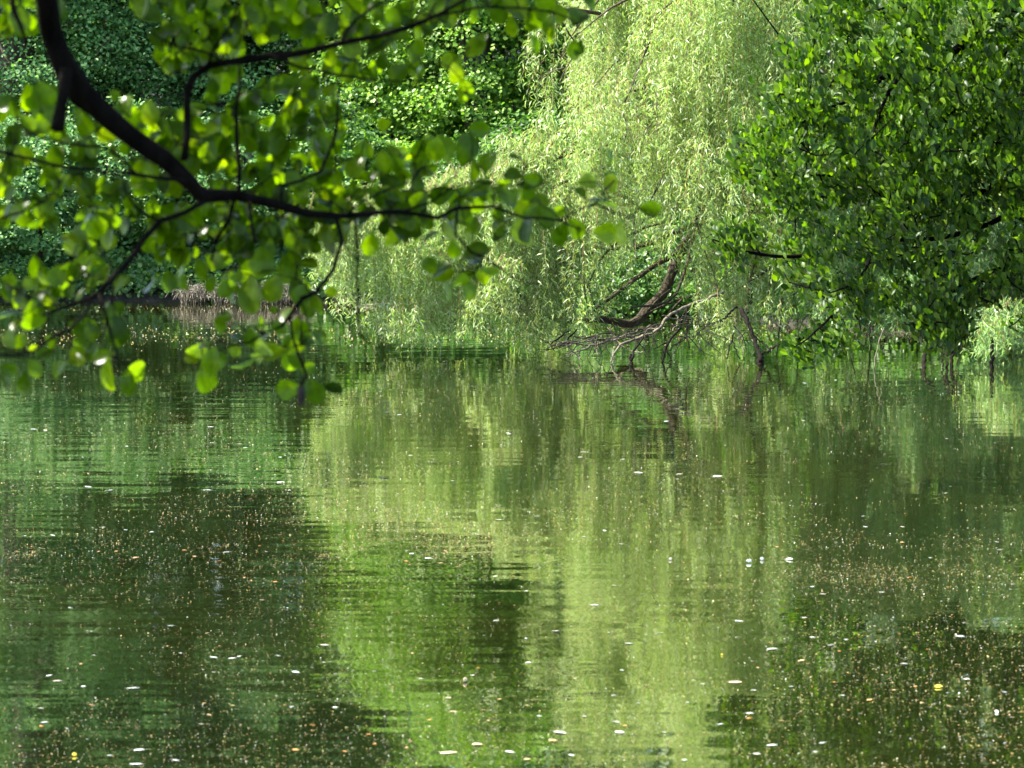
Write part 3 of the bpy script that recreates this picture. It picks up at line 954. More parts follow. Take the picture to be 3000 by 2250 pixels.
# free-hanging tips down to the water and the wisps on the left outline
for px, py, n, ln in [(2090, 860, 7, .55), (2120, 900, 6, .5), (2135, 940, 4, .3), (2900, 850, 9, .7), (2870, 930, 6, .45), (2920, 960, 5, .3), (2500, 900, 4, .4), (2580, 960, 3, .25),
                      (2605, 980, 3, .2), (2250, 860, 5, .4), (2300, 880, 5, .35), (3040, 900, 6, .6), (1230, 900, 4, .35), (1700, 900, 5, .3), (1005, 860, 3, .22), (1180, 900, 4, .26)]:
    cascade(px, py, 25.6, n, .05, ln, px > 2400, 1.0)
for q in np.linspace(0, 1, 16):
    cascade(1620 - 330 * q + random.gauss(0, 10), 380 + 135 * q ** .7 + random.gauss(0, 8), 26.5, 11, .10, random.uniform(.45, .8), False, 1.0, -.06)
for px, py, n, ln, ln2 in [(1470, 385, 6, .38, -.1), (1510, 380, 6, .34, -.2), (1555, 375, 6, .35, -.15), (1600, 350, 6, .35, -.1), (1580, 165, 5, .28, -.15), (1600, 100, 6, .3, -.1), (1590, 60, 6, .35, 0),
                           (1620, 200, 6, .4, 0), (1625, 270, 6, .4, 0), (1600, 40, 6, .3, 0), (1520, 450, 6, .3, -.15), (1440, 490, 6, .3, -.1)]:
    cascade(px, py, 26.6, n, .07, ln, False, 1.0, ln2)
print('willow strands', nst)
# twig arching out to the spray on the left outline
acc = Acc()
for l in ([(1760, 480, 5), (1680, 420, 4), (1600, 390, 3), (1520, 365, 2), (1460, 380, 1.5)], [(1700, 150, 5), (1640, 60, 6), (1600, 80, 5), (1575, 140, 3)], [(1760, 40, 12), (1640, 30, 14), (1612, 90, 8)]):
    tube(acc, path_px(l, 27.0, 26.6), .08, 5, .004)
for _ in range(150):
    px, py = random.uniform(1650, 3000), random.uniform(-50, 880)
    Y = random.uniform(26.6, 28.0)
    L = random.uniform(80, 240)
    an = R(random.uniform(200, 300))
    l = [(px + math.cos(an) * L * q, py - math.sin(an) * L * q - 40 * q * (1 - q), 7 * (1 - q) + 2) for q in (0, .35, .7, 1)]
    tube(acc, path_px(l, Y, Y - .5), .1, 4, .006, cap=False)
acc.obj('twigs', M['bark_mid'], root)
stems.obj('whips', M['twig_yellow'], root)
lfw.obj('foliage', M['willow'], root)
lfc.obj('foliage', M['willow_shaded'], root)

# ------------------------------------------------------------------ dead branches and roots standing in the water
WL = 1046


def dead(name, label, cat, lists, Ys, mat, group=None, stp=.04):
    pa = at(lists[0][0][0], lists[0][0][1], Ys[0])
    r_ = empty(name, (pa[0], pa[1], 0), label, cat, group)
    for i, l in enumerate(lists):
        ac = Acc()
        tube(ac, path_px([(x_, y_, w_ * .68) for x_, y_, w_ in l], Ys[0], Ys[1]), stp, 6, .006, .12)
        ac.obj('limb' if i == 0 else 'branch', mat, r_)
    return r_


dead('dead_branch', 'pale grey dead branch forking into thin twigs low over the water under the willow', 'branch', [
    [(2120, 855, 16), (2060, 880, 17), (2000, 900, 15), (1950, 935, 14), (1930, 962, 13), (1880, 985, 12), (1820, 1010, 11), (1795, 1040, 9), (1790, 1060, 8)],
    [(1940, 950, 11), (1890, 960, 10), (1830, 985, 9), (1760, 1005, 8), (1700, 1025, 7), (1660, 1040, 5)],
    [(1915, 965, 9), (1850, 985, 8), (1790, 995, 7), (1720, 1000, 7), (1660, 1010, 6), (1610, 1000, 4)],
    [(1760, 1005, 6), (1700, 1010, 6), (1660, 1000, 5), (1630, 1015, 3)],
    [(1780, 960, 5), (1800, 990, 5), (1835, 1020, 5), (1880, 1030, 5), (1885, 1010, 4), (1895, 970, 5), (1925, 955, 4)],
    [(2060, 935, 6), (2030, 942, 5), (1990, 938, 5), (1940, 925, 4)], [(2100, 930, 5), (2060, 935, 5), (2000, 925, 4)],
    [(1700, 1025, 6), (1695, 1040, 6), (1698, 1054, 5)], [(1830, 985, 5), (1755, 1000, 4), (1750, 1040, 3)],
    [(1985, 920, 7), (1985, 950, 5), (1960, 975, 4)]], (26.0, 25.2), M['deadwood'])
fallen = bpy.data.objects['dead_branch']
acc = Acc()
for _ in range(76):
    x, y = random.uniform(1640, 2190), random.uniform(925, 1000)
    y = max(y, 1010 - .22 * (min(x, 2100) - 1640))
    L, an = random.uniform(40, 120), R(random.choice([random.uniform(190, 260), random.uniform(280, 345), random.uniform(175, 200)]))
    y2 = min(1058, y - math.sin(an) * L)
    x2 = x + math.cos(an) * L
    w_ = random.uniform(2.2, 4.5)
    l = [(x, y, w_), ((x + x2) / 2 + random.gauss(0, 7), (y + y2) / 2 + random.gauss(0, 7), w_ * .8), (x2, y2, w_ * .45)]
    Y = random.uniform(25.3, 26.0)
    tube(acc, path_px(l, Y, Y - .1), .05, 4, .004, cap=False)
acc.obj('twigs', M['twig_dark'], fallen)
dead('dead_branch', 'thin dark curved twigs dipping into the water at the left end of the fallen branch', 'branch', [
    [(1690, 965, 6), (1670, 990, 8), (1650, 1005, 7), (1625, 1010, 5)],
    [(1670, 970, 5), (1640, 985, 7), (1615, 1008, 6), (1626, 1030, 3)],
    [(1580, 988, 3), (1600, 1000, 4), (1620, 1015, 4)]], (25.8, 25.6), M['wetwood'])
dead('dead_branch', 'black wet stick with splayed feet standing in the water below the willow gap', 'branch', [
    [(2010, 900, 8), (1990, 960, 9), (1960, 1000, 11), (1950, 1020, 12), (1945, 1045, 11), (1940, 1062, 8)],
    [(1950, 1015, 8), (1958, 1035, 7), (1968, 1052, 6), (1960, 1058, 5)], [(1955, 1003, 6), (1935, 1012, 6), (1915, 1022, 4)],
    [(2010, 900, 8), (2008, 950, 8), (2012, 985, 7), (2020, 1022, 4)], [(2010, 990, 5), (1990, 1005, 5), (1970, 1018, 4)]], (25.6, 25.3), M['wetwood'])
dead('dead_branch', 'short black stub poking from the water beside the pale fallen branch', 'branch', [
    [(1900, 960, 10), (1880, 1000, 8), (1858, 1030, 10), (1850, 1056, 14)], [(1850, 1040, 8), (1845, 1058, 14), (1852, 1062, 10)]], (25.5, 25.2), M['wetwood'])
dead('dead_branch', 'thick dark dead branch leaning into the water with a sideways fork', 'branch', [
    [(2170, 905, 22), (2185, 935, 20), (2195, 960, 18), (2212, 1000, 17), (2222, 1030, 18), (2228, 1058, 22)],
    [(2228, 1045, 16), (2226, 1060, 26), (2230, 1068, 22)], [(2230, 1040, 10), (2255, 1025, 9), (2285, 1008, 6)], [(2205, 985, 6), (2235, 1005, 7), (2258, 1028, 6)],
    [(2160, 900, 10), (2130, 925, 8), (2110, 945, 4)]], (25.6, 24.9), M['wetwood'])
dead('dead_branch', 'two thin black twigs crossing in the water left of the thick leaning branch', 'branch', [
    [(2150, 975, 6), (2140, 1000, 7), (2136, 1025, 6), (2132, 1050, 5)], [(2143, 1000, 6), (2155, 1025, 6), (2168, 1052, 5)]], (25.5, 25.3), M['wetwood'])
dead('hanging_twig', 'pale bare whip dangling from the willow into the water', 'twig', [
    [(2150, 930, 4), (2168, 980, 5), (2176, 1010, 5), (2180, 1056, 5)]], (25.5, 25.4), M['deadwood'])
dead('hanging_twig', 'long grey twig hanging from the alder leaves down to the water', 'twig', [
    [(2590, 960, 4), (2575, 1000, 5), (2563, 1050, 5), (2560, 1085, 4)]], (24.6, 24.4), M['deadwood'])
dead('tree_root', 'thick black curved root arching down into the water at the right bank', 'root', [
    [(2750, 975, 9), (2740, 1000, 11), (2722, 1020, 14), (2708, 1045, 17), (2706, 1072, 18), (2708, 1085, 16)]], (25.0, 24.6), M['wetwood'], stp=.03)
dead('tree_root', 'cluster of dark arched roots with loops at the right bank', 'root', [
    [(2800, 990, 12), (2785, 1010, 14), (2772, 1040, 13), (2772, 1078, 12)], [(2800, 990, 12), (2798, 1020, 16), (2790, 1050, 16), (2788, 1080, 14)],
    [(2790, 985, 8), (2812, 1000, 8), (2820, 1020, 6), (2812, 1050, 5), (2806, 1062, 4)], [(2785, 1000, 9), (2765, 1030, 8), (2762, 1074, 7)]], (25.0, 24.7), M['wetwood'], stp=.03)
dead('wooden_post', 'short dark upright stump standing in the water under the right willow curtain', 'stump', [
    [(2905, 990, 14), (2906, 1010, 16), (2907, 1050, 17), (2907, 1090, 18)]], (24.6, 24.5), M['wetwood'], stp=.03)

# ------------------------------------------------------------------ far bank: log, brushwood, ivy, shrubs, trees


def gz(x, y):
    return float(ground_z(np.array([[x]]), np.array([[y]]))[0, 0])


acc = Acc()
l0, l1 = on_water(1070, 892), on_water(1300, 893)
lw = [(1040, 896, 7), (1090, 893, 9), (1170, 891, 10), (1250, 893, 9), (1330, 886, 9), (1390, 884, 7)]
r_ = empty('floating_log', (l0[0], l0[1], 0), 'thin pale log floating along the far shore behind the willow tips', 'log')
tube(acc, path_px(lw, 35.2, 34.9), .15, 8, .01, .08)
acc.obj('stem', M['greywood'], r_)
acc = Acc()
for l in ([(1210, 890, 4), (1225, 882, 4), (1222, 876, 2)], [(1085, 893, 4), (1086, 900, 4), (1088, 915, 3)]):
    acc = Acc()
    tube(acc, path_px(l, 35.1, 35.0), .05, 5)
    acc.obj('branch_stub', M['greywood'], r_)

for px0, px1, lab in ((525, 605, 'small clump of pale bare brushwood trailing in the water at the far bank'),
                      (625, 730, 'dense grey tangle of bare brushwood in the middle of the far bank edge'),
                      (750, 890, 'wide grey brushwood tangle beside the left edge of the willow')):
    pc = at((px0 + px1) / 2, 880, 36.0)
    r_ = empty('dead_bush', (pc[0], pc[1], 0), lab, 'dead bush', 'bare brushwood along the far bank')
    acc = Acc()
    nb = int((px1 - px0) * 1.5)
    for _ in range(nb):
        x = random.uniform(px0, px1)
        y0 = random.uniform(855, 890)
        dx = random.uniform(-55, 55)
        h_ = random.uniform(15, 60)
        pp = [(x, y0 + 8, 3.4), (x + dx * .3, y0 - h_ * .5, 3), (x + dx * .8, y0 - h_ * .6, 2.4), (x + dx, y0 - h_ * random.uniform(-.1, .8), 1.2)]
        Y = random.uniform(35.5, 36.4)
        tube(acc, path_px(pp, Y, Y - random.uniform(-.2, .4)), .08, 3, .008, cap=False)
    acc.obj('twigs', M['greywood'], r_)


def tree(name, label, cat, x, y, h, cz, rx, rz, nclump, nleaf, ls, mat, bark=None, tr=.16, lean=0.0, tpl=LEAF_HEX, group=None, clump=.42, ry=None, limbs=7, layered=.35, hollow=.3):
    z0 = gz(x, y)
    r_ = empty(name, (x, y, z0), label, cat, group)
    bark = bark or M['bark_back']
    ry = ry or rx
    sk = Skel()
    ac = Acc()
    top = z0 + h * .9
    S = tube(ac, [(x, y, z0 - .4, tr * 1.25), (x + lean * .2, y, z0 + h * .2, tr), (x + lean * .6, y + .1, z0 + h * .5, tr * .75), (x + lean, y, top, tr * .15)], .3, 9, .01, .05)
    tw = ac
    sk.add(S[len(S) // 4:, :3])
    c = np.array([x + lean * .6, y, z0 + cz])
    for k in range(limbs):
        b = S[int(len(S) * random.uniform(.3, .8)), :3]
        a_ = random.uniform(0, 6.28) if k % 2 else random.uniform(3.5, 5.9)
        q = c + np.array([math.cos(a_) * rx, math.sin(a_) * ry, random.uniform(-.5, .7) * rz]) * random.uniform(.55, .9)
        md = (b + q) / 2 + rng.normal(0, .12, 3) * rx + [0, 0, .1 * rz]
        ac = Acc()
        s_ = tube(ac, [(*b, tr * .38), (*md, tr * .24), (*q, tr * .06)], .25, 6, .012)
        sk.add(s_[:, :3])
        ac.obj('limb', bark, r_)
    u = rnd_dir(nclump)
    rad = rng.uniform(hollow, 1.05, nclump) ** .6
    wob = np.array([1 + .22 * mnoise.noise(Vector((v[0] * 2.1 + x, v[1] * 2.1, v[2] * 2.1))) for v in u])
    K = c + u * (rad * wob)[:, None] * np.array([rx, ry, rz])
    K[:, 2] = np.maximum(K[:, 2], np.maximum(z0, 0) + .1)
    lf = Acc()
    dd = [sk.near(k)[1] for k in K]
    for i in np.argsort(dd):
        k = K[i]
        grow_twig(tw, sk, k, .014, .004, .05, .3, 3)
        s = clump * random.uniform(.6, 1.3)
        n = int(nleaf / nclump * random.uniform(.6, 1.4))
        # each clump is a tilted, slightly drooping plate of leaves
        o_ = rng.normal(0, 1, (n, 3)) * [s * .55, s * .55, s * layered * .55]
        tilt = rng.normal(0, .25, 2) + (k - c)[:2] / (rx * 3)
        o_[:, 2] -= o_[:, 0] * tilt[0] + o_[:, 1] * tilt[1]
        C = k + o_
        D = unit(o_ * [1, 1, .3] + rng.normal(0, s * .4, (n, 3)) + [0, 0, -s * .25])
        N = unit(rng.normal(0, .45, (n, 3)) + [tilt[0] - .2, tilt[1] - .5, .8])
        L = ls * rng.uniform(.65, 1.2, n)
        leaves(lf, tpl, C, D, N, L, L * rng.uniform(.75, 1.0, n))
    tw.obj('trunk', bark, r_)
    lf.obj('crown', mat, r_)
    return r_


def px2x(px, Y):
    return (px - 1500) / FPX * Y


# trees one can tell apart on the far bank
tree('maple_tree', 'bright mid green leafy tree with bare crooked branches showing, left of the willow', 'tree', px2x(1430, 39.5), 39.5, 7.0, 2.8, 2.1, 2.9, 330, 66000, .062, M['mid'], lean=-.3, clump=.5)
tree('sycamore_tree', 'deep green tree with blue grey shade between the bright tree and the willow outline', 'tree', px2x(1640, 41.5), 41.5, 9, 3.2, 2.1, 3.6, 220, 30000, .085, M['cool'], clump=.5)
tree('beech_tree', 'dark tree behind the middle of the overhanging bough, its crown meeting the bright green tree', 'tree', px2x(1060, 42.3), 42.3, 9.5, 3.6, 2.1, 4.0, 300, 50000, .065, M['deep'], clump=.5)
tree('holly_tree', 'blue green small leaved tree behind the fork of the near bough', 'tree', px2x(690, 41.5), 41.5, 9, 3.9, 2.0, 4.3, 320, 62000, .058, M['cool'], clump=.45)
tree('ivy_tree', 'ivy clad tree with sunlit trunk patches seen right of the thick bough at top left', 'tree', px2x(300, 42), 42, 10, 4.1, 1.9, 4.5, 320, 60000, .058, M['cool'], tr=.28, clump=.45)
tree('ivy_tree', 'ivy clad tree with pale sunlit trunk behind the thick bough at the left edge', 'tree', px2x(60, 40.5), 40.5, 10, 4.2, 1.9, 4.5, 320, 60000, .058, M['cool'], tr=.3, clump=.45)
tree('lime_tree', 'yellow green sunlit tree showing only as a bright reflection low in the pond', 'tree', px2x(1400, 38.4), 38.4, 5.6, 4.3, .85, 1.1, 90, 9000, .075, M['lime'], clump=.6)
G = 'tall trees closing the view behind the far bank'
tall = [(-110, 44, 'deep', 15), (360, 44.5, 'mid', 15.5), (760, 44.5, 'deep', 15), (1120, 46, 'mid', 15), (-300, 45, 'mid', 12.5), (130, 47, 'deep', 14), (560, 46, 'mid', 13), (960, 48, 'cool', 14.5), (1290, 50, 'mid', 12), (1800, 44, 'deep', 13), (2250, 40, 'deep', 12), (2700, 37, 'cool', 11.5), (3150, 36, 'deep', 11), (3600, 34, 'deep', 11)]
names = ['tall dark tree over the far left corner of the pond', 'tall fresh green tree behind the ivy clad tree nearest the bough', 'tall dark tree behind the blue green holly',
         'tall green tree between the middle dark tree and the bright one', 'far left dark tree beyond the ivy trees, mostly behind near leaves', 'tall dark tree filling the gap behind the two ivy clad trees', 'second tall fresh green tree, left of the one behind the holly',
         'tall dark tree behind the middle dark tree', 'tall dark tree directly behind the bright green tree', 'tall dark tree behind the upper left willow curtain',
         'tall dark tree behind the willow trunk', 'tall bluish tree behind the right part of the willow', 'tall dark tree at the right edge behind the willow and alder', 'tall dark tree on the right bank beyond the frame edge']
for (px, Y, mt, h), lb in zip(tall, names):
    tree('oak_tree', lb, 'tree', px2x(px, Y), Y, h, h * .52, 2.6, h * .47, 170, 15000, .14, M[mt], tr=.25, group=G, clump=.85)

shr = [(-60, 37.2, .9, 1.3, 'cool', 'round blue green shrub at the left edge of the far bank'), (120, 37.0, .95, 1.25, 'cool', 'blue green ivy shrub on the far bank under the left leaves'),
       (330, 37.3, .85, 1.2, 'cool', 'blue green shrub left of the brushwood on the far bank'), (520, 37.4, .8, 1.1, 'deep', 'dark shrub above the pale brushwood clump'),
       (720, 37.3, .8, 1.2, 'cool', 'dark bluish shrub above the dense brushwood tangle'), (930, 37.2, .8, 1.3, 'deep', 'dark shrub behind the left edge of the willow'),
       (1130, 37.0, .7, .95, 'mid', 'fresh green shrub seen beneath the left willow curtain'), (1330, 36.6, .7, 1.0, 'deep', 'dark green shrub behind the willow curtain near the floating log'),
       (1600, 35.8, .9, 1.2, 'deep', 'dark green shrub behind the lower willow branches'), (1900, 33.6, .9, 1.2, 'deep', 'dark shrub behind the bare willow limbs'),
       (2300, 32.0, .9, 1.1, 'mid', 'green shrub behind the leaning dead branch')]
for px, Y, rx, rz, mt, lb in shr:
    tree('shrub', lb, 'shrub', px2x(px, Y), Y, rz * 1.5, rz * .85, rx, rz * .8, 60, 9500, .055, M[mt], bark=M['twig_dark'], tr=.03, clump=.3, limbs=5, group='shrubs along the far bank', hollow=.5)

# ivy carpet on the slope
n = 130000
X = rng.uniform(-10, 7, n)
Y = 28 + 18 * rng.uniform(0, 1, n)
Y[:60000] = np.interp(X[:60000], [-12, -6, -2, .5, 2, 3.2, 7], [35.5, 36.6, 36, 35, 34.2, 30.6, 26]) + rng.uniform(.1, 2.2, 60000)
d = shore(X, Y)
k = (d > .12) & (rng.uniform(0, 1, n) < np.clip(1.3 - d / 12, .2, 1))
X, Y = X[k], Y[k]
Z = ground_z(X[None], Y[None])[0]
ln_ = n2(X[None], Y[None], .9, 3)[0]
m2_ = n2(X[None], Y[None], 3.1, 9)[0]
Z = Z + .10 * ln_ + .05 * m2_ + rng.uniform(.0, .14, len(X))
n = len(X)
acc = Acc()
L = rng.uniform(.05, .1, n)
leaves(acc, LEAF_HEX, np.stack([X, Y, Z], 1), rnd_dir(n, -.2) * [1, 1, .5], unit(rng.normal(0, .5, (n, 3)) + [0, -.5, .8]), L, L * .95)
tag(acc.obj('ivy_ground_cover', M['cool']), 'dark ivy carpeting the slope of the far bank', 'ivy', kind='stuff')
# ivy and leafy stems trailing over the lip of the bank
n = 26000
X = rng.uniform(-9, 5, n)
Ys_ = np.interp(X, [-12, -6, -2, .5, 2, 3.2, 4.4, 5.5], [35.5, 36.6, 36, 35, 34.2, 30.6, 29.4, 28.4])
t_ = rng.uniform(0, 1, n)
h_ = .30 + .22 * np.sin(X * 2.3) + .16 * np.sin(X * 5.9 + 1)
acc = Acc()
L = rng.uniform(.035, .08, n)
leaves(acc, LEAF_HEX, np.stack([X, Ys_ + .25 - .35 * (1 - t_) * rng.uniform(.3, 1, n), .03 + np.maximum(h_, .08) * t_ ** .6 + rng.uniform(0, .12, n)], 1), rnd_dir(n, -.5), unit(rng.normal(0, .5, (n, 3)) + [0, -.7, .5]), L, L * .9)
tag(acc.obj('trailing_ivy', M['deep']), 'leafy trailing growth hanging over the lip of the far bank', 'ivy', kind='stuff')
# leaf litter on the lit banks
acc = Acc()
n = 14000
X = rng.uniform(-9, 7, n)
Y = rng.uniform(27, 40, n)
d = shore(X, Y)
k = (d > -.02) & (d < 3)
X, Y = X[k], Y[k]
n = len(X)
Z = ground_z(X[None], Y[None])[0] + .10 * n2(X[None], Y[None], .9, 3)[0] + .05 * n2(X[None], Y[None], 3.1, 9)[0] + .03
L = rng.uniform(.04, .08, n)
M['litter'] = plain_mat('dry_leaf', [(0, (.03, .015, .008)), (.5, (.08, .045, .02)), (1, (.14, .09, .05))], .8, .3)
leaves(acc, LEAF_DIAMOND, np.stack([X, Y, Z], 1), rnd_dir(n) * [1, 1, .3], unit(rng.normal(0, .4, (n, 3)) + [0, 0, 1]), L, L * .7)
tag(acc.obj('leaf_litter', M['litter']), 'brown fallen leaves on the strip of bank above the water', 'leaf litter', kind='stuff')

# ------------------------------------------------------------------ things floating on the pond
M['petal'] = plain_mat('pale_leaf_sky_glint', [(0, (.36, .38, .33)), (.5, (.60, .62, .58)), (1, (.46, .40, .30))], .35, .6)  # sky glint on floating leaves put into the pale colour; feathers share it
M['orange'] = plain_mat('orange_floating_leaf', [(0, (.42, .16, .03)), (.4, (.50, .26, .07)), (.7, (.45, .33, .14)), (1, (.24, .10, .04))], .5, .5)
M['tan'] = plain_mat('tan_floating_leaf', [(0, (.58, .42, .26)), (1, (.66, .50, .34))], .6, .4)
M['yellow'] = plain_mat('yellow_floating_leaf', [(0, (.60, .48, .03)), (1, (.55, .50, .06))], .5, .4)
M['speck'] = plain_mat('pollen_speck', [(0, (.30, .28, .08)), (.35, (.44, .37, .11)), (.6, (.36, .18, .05)), (.8, (.40, .37, .22)), (.97, (.55, .53, .42)), (1, (.7, .7, .65))], .5, .5)


def curl_leaf(kind):
    """small floating leaf, a cupped lens outline with a short stalk"""
    if kind == 'petal':
        us, ws = [0, .08, .3, .6, .85, 1], [.02, .30, .52, .56, .34, .04]
        f, dr = .07, .02
    elif kind == 'round':
        us, ws = [0, .1, .3, .55, .8, .95, 1], [.1, .6, .92, 1.0, .8, .4, .08]
        f, dr = .22, -.06
    else:
        us, ws = [0, .1, .35, .65, .9, 1], [.03, .4, .72, .66, .3, .05]
        f, dr = .1, -.04
    V, F = leaf_template(us, ws, f, dr, .02)
    V = V.copy()
    V[:, 0] -= .5
    n = len(V)
    # thickness: a second skin just below
    V2 = V - [0, 0, .004]
    F2 = F[:, ::-1] + n
    rows = len(us)
    rim = []
    for i in range(rows - 1):
        a0, b0 = i * 3, (i + 1) * 3
        rim.append((a0, b0, b0 + n, a0 + n))
        rim.append((b0 + 2, a0 + 2, a0 + 2 + n, b0 + 2 + n))
    V_ = np.vstack([V, V2, [(-.5, -.02, 0), (-.5, .02, 0), (-.78, .01, .03), (-.78, -.01, .03)]])
    F_ = np.vstack([F, F2, rim, [(2 * n, 2 * n + 1, 2 * n + 2, 2 * n + 3)]])
    return fast_mesh('floating_' + kind, V_, F_)


meshes = {}
for kd in ('petal', 'round', 'leaf'):
    for mt in ('petal', 'orange', 'tan', 'yellow'):
        me = curl_leaf(kd)
        me.materials.append(M[mt])
        meshes[kd, mt] = me


U = random.uniform


def floater(name, px, py, wpx, kd, mt, label, cat, group=None, rot=None, tilt=0.0, zs=1.0):
    P = on_water(px, py)
    o = bpy.data.objects.new(name, meshes[kd, mt])
    COL.objects.link(o)
    s = wpx * (.72 if mt == 'petal' else .6) / FPX * P[1]
    zs = zs * (.45 if abs(tilt) < .3 else 1.0)
    s *= .85 if P[1] < 10.5 and kd != 'leaf' else 1.0
    o.scale = (s, s * U(.5, 1.0), s * zs)
    o.location = (P[0], P[1], .001 + .01 * s + abs(math.sin(tilt)) * s * .3)
    o.rotation_euler = (tilt, random.gauss(0, .06), random.choice([0, math.pi]) + random.gauss(0, .3) if rot is None else rot)
    return tag(o, label, cat, group)


pale = [(626, 1926, 40), (680, 1929, 44), (951, 1890, 46), (814, 1922, 28), (866, 1970, 36), (144, 1980, 34), (167, 1996, 44), (244, 2012, 20), (389, 2018, 62), (129, 2117, 48), (590, 2122, 22),
        (407, 2198, 66), (398, 2240, 80), (515, 2228, 40), (321, 2214, 34), (71, 1571, 24), (154, 1569, 30), (665, 1618, 32), (500, 1834, 34), (267, 1850, 12), (303, 1545, 20), (368, 1553, 18),
        (445, 1559, 26), (206, 1781, 20), (120, 2076, 26), (529, 1914, 18), (1628, 1850, 40), (1547, 1942, 34), (1841, 1886, 40), (1936, 1855, 32), (1741, 1773, 44), (1800, 1716, 28), (1798, 2038, 34),
        (1805, 2116, 38), (1814, 2146, 60), (1640, 2147, 84), (1674, 2213, 34), (1493, 2204, 46), (1461, 1523, 36), (1572, 1513, 22), (1710, 1573, 20), (1771, 1555, 20), (1685, 1988, 18),
        (1255, 1636, 34), (1206, 1623, 24), (1384, 1979, 22), (1820, 1594, 22), (1454, 1819, 26), (1712, 2099, 28), (2262, 1902, 46), (2380, 1868, 28), (2434, 1891, 34), (2479, 1875, 20), (2411, 1741, 24),
        (2583, 1736, 26), (2811, 1865, 48), (2649, 1945, 46), (2262, 2184, 56), (2409, 2177, 40), (2217, 2209, 40), (2111, 2122, 34), (2059, 2004, 32), (2920, 1588, 20), (2929, 1611, 26), (2644, 1544, 18),
        (2536, 1544, 20), (2366, 1610, 18), (2165, 1820, 40), (2357, 1810, 26), (2823, 1825, 16), (2943, 2028, 26), (2832, 1990, 34), (2197, 2090, 44), (2021, 1931, 12), (2014, 2058, 22), (2208, 2023, 32),
        (2466, 1581, 12), (1280, 1139, 16), (1383, 1132, 14), (1346, 1175, 24), (1170, 1216, 18), (1133, 1208, 16), (1488, 1269, 16), (1985, 1198, 18), (1952, 1235, 20), (1924, 1178, 12), (1631, 1154, 12),
        (1136, 1335, 18), (1203, 1335, 18), (1712, 1325, 32), (1825, 1346, 14), (1294, 1002, 14), (1383, 1001, 12), (1415, 1014, 12), (2357, 1123, 16), (2294, 1117, 12), (2448, 1114, 10), (2330, 1216, 14),
        (2353, 1232, 18), (2561, 1272, 26), (2703, 1203, 24), (2798, 1213, 16), (2857, 1222, 12), (2303, 1314, 22), (2244, 1322, 12), (2423, 1322, 8), (2934, 1322, 12), (2915, 1298, 10), (136, 1134, 14),
        (224, 1169, 12), (129, 1202, 22), (212, 1225, 18), (99, 1258, 24), (133, 1261, 18), (167, 1286, 16), (240, 1341, 24), (373, 1232, 10), (323, 1246, 12), (371, 1308, 14), (398, 1329, 14), (617, 1251, 24),
        (771, 1239, 26), (622, 1298, 20), (703, 1301, 18), (719, 1312, 18), (821, 1310, 12), (714, 1128, 12), (190, 1105, 12), (549, 980, 14), (95, 974, 12), (608, 1437, 46), (1126, 1400, 40), (1193, 1614, 20),
        (1871, 1386, 34), (1492, 1272, 18), (2102, 1397, 40), (2305, 1313, 22), (820, 1414, 26), (319, 1437, 40), (258, 1427, 30), (1990, 1390, 26), (1700, 1340, 20), (2590, 1360, 34), (1460, 1484, 26), (1550, 1500, 20)]
pale_label = 'small pale leaf or petal floating flat on the pond, white glint put into its colour'
for x, y, w in pale:
    floater('floating_leaf', x, y, w * (.92 if y > 1500 else 1.0), random.choice(['petal', 'petal', 'leaf']), 'petal', pale_label, 'leaf', 'pale leaves and petals floating on the pond', tilt=random.gauss(0, .05) + (0 if y > 1500 else .08))
for _ in range(95):
    y = random.uniform(1280, 2230)
    floater('floating_leaf', random.uniform(0, 3000), y, random.uniform(9, 24) * (.7 if y < 1600 else 1), random.choice(['petal', 'leaf']), 'petal', pale_label, 'leaf', 'pale leaves and petals floating on the pond', tilt=random.gauss(0, .09))
orange_label = 'small orange brown dead leaf floating on the pond'
orl = [(612, 2096, 34), (268, 2066, 32), (266, 2086, 22), (683, 2068, 24), (598, 2062, 26), (834, 2066, 28), (903, 2090, 22), (705, 2124, 18), (525, 2066, 20), (710, 2187, 22), (865, 2198, 40), (915, 2141, 24),
       (916, 2124, 36), (643, 1894, 18), (490, 1894, 16), (1000, 1672, 26), (1010, 2202, 36), (1205, 2172, 28), (1098, 2180, 22), (1258, 2110, 32), (1080, 2153, 30), (1190, 2141, 26), (1545, 2067, 36),
       (1545, 2225, 44), (1620, 2172, 60), (1190, 1645, 20), (1290, 1650, 30), (1200, 1655, 20), (1305, 1615, 26), (2346, 1938, 50), (2368, 1944, 34), (2605, 1747, 16), (2152, 1935, 20), (2803, 1949, 28),
       (2980, 1956, 22), (2407, 2066, 18), (2437, 2066, 14), (2486, 2081, 24), (2700, 2060, 24), (2700, 2076, 22), (2780, 2070, 34), (2770, 2098, 24), (2290, 2112, 28), (2195, 2105, 34), (2334, 1784, 16),
       (2548, 2051, 36), (2590, 2056, 24), (2717, 1903, 18), (2030, 2044, 20), (2220, 1957, 20), (2420, 1975, 18), (2618, 2022, 24), (2682, 2012, 20), (50, 1616, 26), (100, 1618, 22), (288, 1617, 18),
       (340, 1616, 22), (405, 1634, 16), (540, 1613, 24), (570, 1631, 22), (640, 1645, 28), (240, 1660, 14), (420, 1600, 14), (760, 1600, 16)]
for x, y, w in orl:
    floater('fallen_leaf', x, y, w * .9, random.choice(['petal', 'leaf', 'round']), 'orange', orange_label, 'leaf', 'orange brown leaves floating on the pond', tilt=random.gauss(0, .1))
for _ in range(70):
    y = random.uniform(1560, 2240)
    x = random.uniform(0, 3000)
    if 1450 < x < 2050 and random.random() < .7:
        continue
    floater('fallen_leaf', x, y, random.uniform(10, 24), random.choice(['leaf', 'round']), 'orange', orange_label, 'leaf', 'orange brown leaves floating on the pond', tilt=random.gauss(0, .15))
